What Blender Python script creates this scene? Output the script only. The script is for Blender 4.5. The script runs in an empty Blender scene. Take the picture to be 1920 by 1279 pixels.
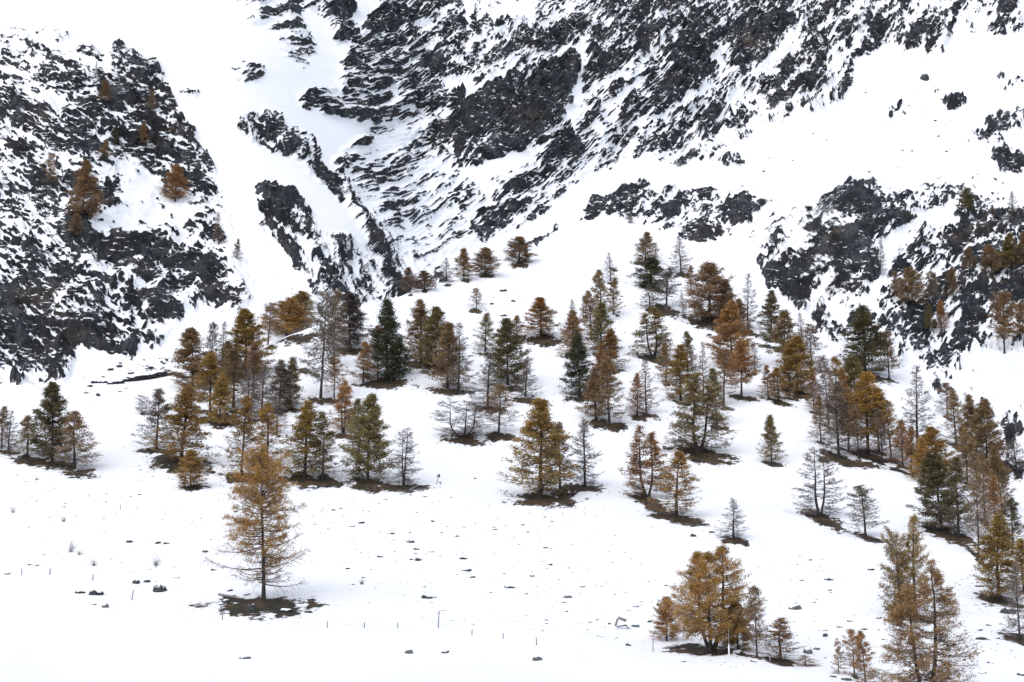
import bpy, math, random
import numpy as np
from mathutils import Vector, Matrix

# ------------------------------------------------------------------ camera, sky, sun, exposure
scene = bpy.context.scene
COL = scene.collection
PITCH = math.radians(10.0)
F = 50.0 / 36.0 * 1920.0            # focal length in pixels of the 1920 wide photograph
cam = bpy.data.cameras.new('camera'); cam.lens = 50.0; cam.sensor_width = 36.0
cam.clip_start = 0.5; cam.clip_end = 5000.0
camo = bpy.data.objects.new('camera', cam); COL.objects.link(camo)
camo.location = (0, 0, 0); camo.rotation_euler = (math.radians(90) + PITCH, 0, 0)
scene.camera = camo

SUN_EL, SUN_AZ = math.radians(52), math.radians(215)
world = bpy.data.worlds.new('World'); scene.world = world; world.use_nodes = True
nt = world.node_tree; nt.nodes.clear()
wo = nt.nodes.new('ShaderNodeOutputWorld'); bg = nt.nodes.new('ShaderNodeBackground')
sky = nt.nodes.new('ShaderNodeTexSky'); sky.sky_type = 'NISHITA'; sky.sun_disc = False
sky.sun_elevation = SUN_EL; sky.sun_rotation = SUN_AZ
sky.altitude = 2000; sky.air_density = 1.0; sky.dust_density = 6.0; sky.ozone_density = 1.0
bg.inputs['Strength'].default_value = 0.15
hs = nt.nodes.new('ShaderNodeHueSaturation'); hs.inputs['Saturation'].default_value = 0.5   # high thin overcast: a paler sky
nt.links.new(sky.outputs[0], hs.inputs['Color']); nt.links.new(hs.outputs[0], bg.inputs['Color']); nt.links.new(bg.outputs[0], wo.inputs['Surface'])
sl = bpy.data.lights.new('sun', 'SUN'); sl.energy = 0.8; sl.angle = math.radians(90); sl.color = (1.0, 0.93, 0.84)
so = bpy.data.objects.new('sun', sl); COL.objects.link(so)
sd = Vector((math.sin(SUN_AZ) * math.cos(SUN_EL), math.cos(SUN_AZ) * math.cos(SUN_EL), math.sin(SUN_EL)))
so.rotation_euler = (-sd).to_track_quat('-Z', 'Y').to_euler()
vs = scene.view_settings
vs.view_transform = 'Standard'; vs.look = 'None'; vs.gamma = 1.0; vs.use_curve_mapping = False
vs.exposure = 0.78
scene.render.engine = 'CYCLES'

# ------------------------------------------------------------------ helpers
RS = np.random.RandomState
def perlin(x, y, seed=0):
    r = RS(seed + 17)
    perm = r.permutation(256).astype(np.int32)
    ang = r.rand(256).astype(np.float32) * 6.2831853
    gx, gy = np.cos(ang), np.sin(ang)
    x = np.asarray(x, np.float32); y = np.asarray(y, np.float32)
    x0 = np.floor(x); y0 = np.floor(y)
    fx = x - x0; fy = y - y0
    xi = x0.astype(np.int32) & 255; yi = y0.astype(np.int32) & 255
    xj = (xi + 1) & 255; yj = (yi + 1) & 255
    pa, pb = perm[xi], perm[xj]
    h00 = perm[(pa + yi) & 255]; h10 = perm[(pb + yi) & 255]
    h01 = perm[(pa + yj) & 255]; h11 = perm[(pb + yj) & 255]
    n00 = gx[h00] * fx + gy[h00] * fy
    n10 = gx[h10] * (fx - 1) + gy[h10] * fy
    n01 = gx[h01] * fx + gy[h01] * (fy - 1)
    n11 = gx[h11] * (fx - 1) + gy[h11] * (fy - 1)
    u = fx * fx * fx * (fx * (fx * 6 - 15) + 10); v = fy * fy * fy * (fy * (fy * 6 - 15) + 10)
    return 1.5 * ((n00 * (1 - u) + n10 * u) * (1 - v) + (n01 * (1 - u) + n11 * u) * v)

def sstep(a, b, x):
    t = np.clip((x - a) / (b - a), 0, 1)
    return t * t * (3 - 2 * t)

def mesh_arrays(name, verts, faces, mat=None, smooth=False, attrs=None):
    """verts (N,3), faces (M,k) of one face size"""
    verts = np.ascontiguousarray(verts, np.float32); faces = np.ascontiguousarray(faces, np.int32)
    me = bpy.data.meshes.new(name)
    k = faces.shape[1]
    me.vertices.add(len(verts)); me.vertices.foreach_set('co', verts.ravel())
    me.loops.add(faces.size); me.loops.foreach_set('vertex_index', faces.ravel())
    me.polygons.add(len(faces))
    me.polygons.foreach_set('loop_start', np.arange(0, faces.size, k, dtype=np.int32))
    if smooth:
        me.polygons.foreach_set('use_smooth', np.ones(len(faces), bool))
    for an, av in (attrs or {}).items():
        at = me.attributes.new(an, 'FLOAT', 'POINT')
        at.data.foreach_set('value', np.ascontiguousarray(av, np.float32))
    me.update(calc_edges=True)
    if mat: me.materials.append(mat)
    return me

def link(name, data, parent=None):
    o = bpy.data.objects.new(name, data); COL.objects.link(o)
    if parent: o.parent = parent
    return o

def tag(o, label=None, cat=None, group=None, kind=None):
    if label: o['label'] = label
    if cat: o['category'] = cat
    if group: o['group'] = group
    if kind: o['kind'] = kind
    return o

def ray(u, v):
    up = (639.5 - v) / F
    return (u - 960.0) / F, math.cos(PITCH) - up * math.sin(PITCH), math.sin(PITCH) + up * math.cos(PITCH)

# ------------------------------------------------------------------ materials
def new_mat(name):
    m = bpy.data.materials.new(name); m.use_nodes = True
    n = m.node_tree; p = n.nodes['Principled BSDF']
    p.inputs['Specular IOR Level'].default_value = 0.25
    return m, n, p
def N(n, t, **kw):
    o = n.nodes.new(t)
    for k, v in kw.items(): setattr(o, k, v)
    return o
def math_node(n, op, a, b=None, clamp=False):
    m = N(n, 'ShaderNodeMath', operation=op, use_clamp=clamp)
    for i, x in enumerate((a, b)):
        if x is None: continue
        if isinstance(x, (int, float)): m.inputs[i].default_value = x
        else: n.links.new(x, m.inputs[i])
    return m.outputs[0]
def mix_col(n, fac, a, b):
    m = N(n, 'ShaderNodeMix', data_type='RGBA')
    if isinstance(fac, (int, float)): m.inputs[0].default_value = fac
    else: n.links.new(fac, m.inputs[0])
    for i, x in ((6, a), (7, b)):
        if isinstance(x, tuple): m.inputs[i].default_value = (*x, 1)
        else: n.links.new(x, m.inputs[i])
    return m.outputs[2]
def noise(n, scale, detail=4, rough=0.6, vec=None, dims='3D'):
    t = N(n, 'ShaderNodeTexNoise'); t.inputs['Scale'].default_value = scale
    t.inputs['Detail'].default_value = detail; t.inputs['Roughness'].default_value = rough
    if vec is not None: n.links.new(vec, t.inputs['Vector'])
    return t.outputs['Fac']
def ramp(n, fac, *stops):
    r = N(n, 'ShaderNodeValToRGB'); e = r.color_ramp.elements
    while len(e) < len(stops): e.new(0.5)
    for el, (p, c) in zip(e, stops):
        el.position = p; el.color = (*c, 1) if isinstance(c, tuple) else (c, c, c, 1)
    n.links.new(fac, r.inputs[0]); return r.outputs[0]

SNOW = (0.86, 0.88, 0.91)
def rock_color(n, vec, k=1.0):
    br = noise(n, 0.035 * k, 5, 0.7, vec); facet = noise(n, 0.16 * k, 4, 0.6, vec)
    mp = N(n, 'ShaderNodeMapping'); mp.inputs['Rotation'].default_value = (0.2, 0.45, 0); mp.inputs['Scale'].default_value = (1.6, 1.0, 0.32)
    n.links.new(vec, mp.inputs[0]); grain = noise(n, 0.7 * k, 7, 0.72, mp.outputs[0])
    f = math_node(n, 'ADD', math_node(n, 'MULTIPLY', facet, 0.55), math_node(n, 'MULTIPLY', grain, 0.45))  # rock tone, widened to paint shadowed areas and lit facets into the colour
    c = ramp(n, f, (0.36, (0.004, 0.0055, 0.008)), (0.49, (0.013, 0.0165, 0.021)), (0.58, (0.040, 0.048, 0.054)), (0.68, (0.105, 0.115, 0.118)))
    c2 = ramp(n, f, (0.36, (0.006, 0.0055, 0.006)), (0.49, (0.022, 0.0165, 0.015)), (0.58, (0.062, 0.046, 0.038)), (0.68, (0.125, 0.100, 0.082)))
    c = mix_col(n, ramp(n, br, (0.52, 0.0), (0.64, 0.85)), c, c2)
    d = ramp(n, noise(n, 0.05 * k, 3, 0.6, vec), (0.35, 0.7), (0.65, 1.25))
    return c, d

def make_terrain_mat():
    m, n, p = new_mat('snow_and_rock')
    geo = N(n, 'ShaderNodeNewGeometry'); pos = geo.outputs['Position']
    a = N(n, 'ShaderNodeAttribute', attribute_name='rock').outputs['Fac']
    tf = N(n, 'ShaderNodeAttribute', attribute_name='turf').outputs['Fac']
    # break up the edge between snow and rock below the size of the mesh
    e1 = noise(n, 1.1, 5, 0.7, pos)
    fac = math_node(n, 'ADD', a, math_node(n, 'MULTIPLY', math_node(n, 'SUBTRACT', e1, 0.5), 0.95))
    fac = ramp(n, math_node(n, 'ADD', fac, 0.5), (0.46, 0.0), (0.56, 1.0))
    # a dusting of snow caught on the small ledges inside the rock
    mpf = N(n, 'ShaderNodeMapping'); mpf.inputs['Scale'].default_value = (0.5, 0.6, 2.2); mpf.inputs['Rotation'].default_value = (0, -0.25, 0)
    n.links.new(pos, mpf.inputs[0])
    dust = noise(n, 0.55, 5, 0.62, mpf.outputs[0]); dz = noise(n, 0.09, 3, 0.6, pos)
    dust = math_node(n, 'ADD', dust, math_node(n, 'MULTIPLY', math_node(n, 'SUBTRACT', dz, 0.5), 0.35))
    fac = math_node(n, 'MULTIPLY', fac, math_node(n, 'SUBTRACT', 1.0, ramp(n, dust, (0.625, 0.0), (0.665, 0.92))))
    rc, d = rock_color(n, pos)
    mm = N(n, 'ShaderNodeMix', data_type='RGBA', blend_type='MULTIPLY'); mm.inputs[0].default_value = 1
    n.links.new(rc, mm.inputs[6]); n.links.new(d, mm.inputs[7]); rc = mm.outputs[2]
    tn = noise(n, 1.6, 6, 0.75, pos); tn2 = noise(n, 0.35, 4, 0.6, pos)
    tc = ramp(n, tn, (0.30, (0.020, 0.014, 0.010)), (0.5, (0.075, 0.047, 0.027)), (0.7, (0.15, 0.098, 0.056)))
    tc2 = ramp(n, tn, (0.30, (0.010, 0.010, 0.007)), (0.55, (0.030, 0.028, 0.017)), (0.75, (0.08, 0.068, 0.042)))
    tc = mix_col(n, ramp(n, tn2, (0.42, 0.0), (0.58, 1.0)), tc, tc2)
    te = math_node(n, 'ADD', tf, math_node(n, 'MULTIPLY', math_node(n, 'SUBTRACT', noise(n, 0.9, 7, 0.75, pos), 0.5), 1.7))
    te = ramp(n, te, (0.46, 0.0), (0.56, 1.0))
    sn = ramp(n, noise(n, 0.08, 3, 0.5, pos), (0.3, (0.84, 0.865, 0.90)), (0.7, (0.88, 0.895, 0.92)))
    c = mix_col(n, fac, sn, rc); c = mix_col(n, te, c, tc)
    n.links.new(c, p.inputs['Base Color'])
    p.inputs['Roughness'].default_value = 0.75
    b = N(n, 'ShaderNodeBump'); b.inputs['Strength'].default_value = 0.6; b.inputs['Distance'].default_value = 0.5
    mp = N(n, 'ShaderNodeMapping'); mp.inputs['Rotation'].default_value = (0, 0.6, 0); mp.inputs['Scale'].default_value = (1.4, 1.0, 0.55)
    n.links.new(pos, mp.inputs[0])
    hb = noise(n, 0.9, 8, 0.75, mp.outputs[0])
    n.links.new(math_node(n, 'MULTIPLY', hb, math_node(n, 'MAXIMUM', fac, te)), b.inputs['Height'])
    n.links.new(b.outputs[0], p.inputs['Normal'])
    return m
M_TERRAIN = make_terrain_mat()

def make_stone_mat(name, tint=1.0):
    m, n, p = new_mat(name)
    geo = N(n, 'ShaderNodeNewGeometry'); pos = geo.outputs['Position']
    mid = noise(n, 2.2, 6, 0.7, pos); big = noise(n, 0.35, 3, 0.6, pos)
    c = ramp(n, mid, (0.3, (0.020 * tint, 0.024 * tint, 0.026 * tint)), (0.52, (0.055 * tint, 0.064 * tint, 0.066 * tint)), (0.75, (0.15 * tint, 0.165 * tint, 0.16 * tint)))
    c = mix_col(n, ramp(n, big, (0.5, 0.0), (0.66, 0.6)), c, (0.075 * tint, 0.066 * tint, 0.045 * tint))
    sx = N(n, 'ShaderNodeSeparateXYZ'); n.links.new(geo.outputs['Normal'], sx.inputs[0])
    s = math_node(n, 'ADD', sx.outputs[2], math_node(n, 'MULTIPLY', math_node(n, 'SUBTRACT', noise(n, 3.0, 4, 0.6, pos), 0.5), 0.8))
    s = ramp(n, s, (0.66, 0.0), (0.74, 1.0))
    n.links.new(mix_col(n, s, c, SNOW), p.inputs['Base Color'])
    p.inputs['Roughness'].default_value = 0.8
    b = N(n, 'ShaderNodeBump'); b.inputs['Strength'].default_value = 0.6; b.inputs['Distance'].default_value = 0.15
    n.links.new(noise(n, 3.0, 8, 0.7, pos), b.inputs['Height']); n.links.new(b.outputs[0], p.inputs['Normal'])
    return m
M_STONE = make_stone_mat('grey_stone', 1.0); M_STONE_DARK = make_stone_mat('dark_stone', 0.75); M_STONE_PALE = make_stone_mat('pale_stone', 1.9)

def make_bark():
    m, n, p = new_mat('larch_bark')
    pos = N(n, 'ShaderNodeTexCoord').outputs['Object']
    t = noise(n, 6.0, 5, 0.7, pos)
    c = ramp(n, t, (0.3, (0.020, 0.017, 0.016)), (0.55, (0.048, 0.041, 0.039)), (0.75, (0.10, 0.085, 0.078)))
    n.links.new(c, p.inputs['Base Color']); p.inputs['Roughness'].default_value = 0.9
    return m
M_BARK = make_bark()
def make_twig():
    m, n, p = new_mat('larch_twigs')
    oi = N(n, 'ShaderNodeObjectInfo')
    a = N(n, 'ShaderNodeAttribute', attribute_name='tone').outputs['Fac']
    c = ramp(n, a, (0.0, (0.060, 0.051, 0.050)), (1.0, (0.25, 0.212, 0.202)))
    n.links.new(c, p.inputs['Base Color']); p.inputs['Roughness'].default_value = 0.9
    return m
M_TWIG = make_twig()
def make_foliage():
    m, n, p = new_mat('larch_needles')
    oi = N(n, 'ShaderNodeObjectInfo')
    a = N(n, 'ShaderNodeAttribute', attribute_name='tone').outputs['Fac']
    v = ramp(n, a, (0.0, 0.45), (0.5, 1.0), (0.95, 1.7))
    mm = N(n, 'ShaderNodeMix', data_type='RGBA', blend_type='MULTIPLY'); mm.inputs[0].default_value = 1
    n.links.new(oi.outputs['Color'], mm.inputs[6]); n.links.new(v, mm.inputs[7])
    sn = math_node(n, 'GREATER_THAN', a, 0.988)
    c = mix_col(n, sn, mm.outputs[2], SNOW)
    n.links.new(c, p.inputs['Base Color']); p.inputs['Roughness'].default_value = 0.8
    tr = N(n, 'ShaderNodeBsdfTranslucent'); n.links.new(c, tr.inputs[0])
    ms = N(n, 'ShaderNodeMixShader'); ms.inputs[0].default_value = 0.4
    out = n.nodes['Material Output']
    n.links.new(p.outputs[0], ms.inputs[1]); n.links.new(tr.outputs[0], ms.inputs[2]); n.links.new(ms.outputs[0], out.inputs['Surface'])
    return m
M_NEEDLE = make_foliage()
def plain(name, col, rough=0.8, sc=8.0, var=0.35):
    m, n, p = new_mat(name)
    pos = N(n, 'ShaderNodeTexCoord').outputs['Object']
    t = noise(n, sc, 5, 0.7, pos)
    lo = tuple(c * (1 - var) for c in col); hi = tuple(min(1, c * (1 + var)) for c in col)
    n.links.new(ramp(n, t, (0.3, lo), (0.7, hi)), p.inputs['Base Color']); p.inputs['Roughness'].default_value = rough
    return m
M_WOOD = plain('weathered_wood', (0.20, 0.19, 0.20)); M_WOOD_DARK = plain('dark_wood', (0.05, 0.045, 0.05))
M_POST = plain('grey_post', (0.24, 0.235, 0.245)); M_WHITE = plain('white_paint', (0.72, 0.74, 0.78), 0.5, 8, 0.1)
M_WEED = plain('dry_stems', (0.12, 0.085, 0.06)); M_GRASS = plain('dry_grass_blades', (0.075, 0.047, 0.024), 0.9, 0.6, 0.6)

# ------------------------------------------------------------------ terrain: one profile per column, laid out in metres of depth
KU = np.arange(0, 1921, 160)
NEAR = ([30, 70, 100, 133, 170], [1880, 1405, 1279, 1140, 1005])
PROF = {
 0:    ([215,245,272,284,300,318,350,390,425,520,700], [872,790,722,730,708,600,430,250,110,10,-140]),
 160:  ([215,248,275,284,305,322,350,385,415,520,700], [872,785,718,724,668,580,430,260,120,20,-140]),
 320:  ([215,250,285,292,312,335,365,395,430,530,700], [875,785,704,708,645,560,430,300,140,20,-140]),
 480:  ([215,255,302,312,330,355,385,415,450,560,720], [880,775,655,662,590,500,380,260,130,0,-150]),
 640:  ([215,265,330,342,362,385,410,440,480,600,740], [890,755,592,602,530,460,390,310,200,10,-150]),
 800:  ([215,280,370,385,425,450,480,515,560,650,780], [893,725,540,552,490,440,370,290,190,30,-120]),
 960:  ([215,290,412,425,465,490,510,530,575,660,790], [895,705,492,500,450,410,340,260,160,30,-120]),
 1120: ([215,300,465,478,500,525,545,565,605,680,800], [897,690,412,402,380,345,310,240,150,30,-120]),
 1280: ([215,300,440,455,480,520,560,600,640,700,810], [900,690,455,430,390,340,300,240,150,40,-110]),
 1440: ([215,290,400,425,450,500,560,620,670,730,830], [903,710,490,440,400,350,290,220,140,40,-110]),
 1600: ([215,280,330,350,375,400,430,520,620,740,850], [900,735,640,580,500,430,365,310,230,40,-110]),
 1760: ([215,265,310,335,365,395,425,520,620,740,850], [900,795,705,640,560,480,420,330,230,40,-110]),
 1920: ([205,250,300,335,365,395,425,510,620,740,850], [920,850,740,660,580,490,420,330,230,40,-110]),
}
KY = np.array([NEAR[0] + PROF[u][0] for u in KU], float); KV = np.array([NEAR[1] + PROF[u][1] for u in KU], float)
NK = KY.shape[1]

def hermite_cols(T, u):
    """smooth interpolation of table rows along u, clamped outside"""
    q = np.clip((u - KU[0]) / 160.0, 0, len(KU) - 1 - 1e-6); i = q.astype(int); t = (q - i)[:, None]
    g = np.gradient(T, axis=0)
    a, b, ma, mb = T[i], T[i + 1], g[i], g[i + 1]
    t2, t3 = t * t, t * t * t
    return (2*t3-3*t2+1)*a + (t3-2*t2+t)*ma + (-2*t3+3*t2)*b + (t3-t2)*mb
def pchip_rows(T, s):
    """monotone interpolation along the knots, T (C,NK), s (S,)"""
    d = np.diff(T, axis=1); m = np.zeros_like(T)
    pr = d[:, :-1] * d[:, 1:]
    m[:, 1:-1] = np.where(pr > 0, 2 * pr / np.where(np.abs(d[:, :-1] + d[:, 1:]) < 1e-9, 1, d[:, :-1] + d[:, 1:]), 0)
    m[:, 0] = d[:, 0]; m[:, -1] = d[:, -1]
    i = np.minimum(s.astype(int), T.shape[1] - 2); t = (s - i)[None]
    t2, t3 = t * t, t * t * t
    return (2*t3-3*t2+1)*T[:, i] + (t3-2*t2+t)*m[:, i] + (-2*t3+3*t2)*T[:, i+1] + (t3-t2)*m[:, i+1]

U = np.concatenate([np.linspace(-1500, -24, 44), np.linspace(-20, 1940, 935), np.linspace(1944, 3400, 44)])
NC = len(U)
SF = np.linspace(0, NK - 1, 1501)
YF = pchip_rows(hermite_cols(KY, U), SF); VF = pchip_rows(hermite_cols(KV, U), SF)
S_CREST = 7.0
def resample(lo, hi, nrow, wfun):
    i0, i1 = int(round(lo / (NK - 1) * 1500)), int(round(hi / (NK - 1) * 1500))
    y, v = YF[:, i0:i1 + 1], VF[:, i0:i1 + 1]
    ds = wfun(y, v); c = np.concatenate([np.zeros((NC, 1)), np.cumsum(ds, axis=1)], axis=1); c /= c[:, -1:]
    k = np.arange(i0, i1 + 1, dtype=float)
    out = np.empty((NC, nrow))
    q = np.linspace(0, 1, nrow)
    for r in range(NC): out[r] = np.interp(q, c[r], k)
    return out
hill_i = resample(0, S_CREST, 235, lambda y, v: np.hypot(np.diff(v, axis=1), 0.25 * np.diff(y, axis=1)) * np.where(v[:, 1:] > 1300, 0.2, 1.0))
back_i = resample(S_CREST, NK - 1, 710, lambda y, v: np.hypot(np.diff(v, axis=1), 0.35 * np.diff(y, axis=1)) * np.where(v[:, 1:] < -25, 0.3, 1.0))
IDX = np.concatenate([hill_i, back_i[:, 1:]], axis=1); NR = IDX.shape[1]; NH = 235
ii = IDX.astype(int).clip(0, 1499); tt = IDX - ii
rr = np.arange(NC)[:, None]
GY = YF[rr, ii] * (1 - tt) + YF[rr, ii + 1] * tt
GV = VF[rr, ii] * (1 - tt) + VF[rr, ii + 1] * tt
GU = np.repeat(U[:, None], NR, axis=1)
GS = IDX / 1500.0 * (NK - 1)
up = (639.5 - GV) / F
dy = math.cos(PITCH) - up * math.sin(PITCH); dz = math.sin(PITCH) + up * math.cos(PITCH)
P = np.stack([(GU - 960) / F / dy * GY, GY, dz / dy * GY], axis=2)

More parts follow.
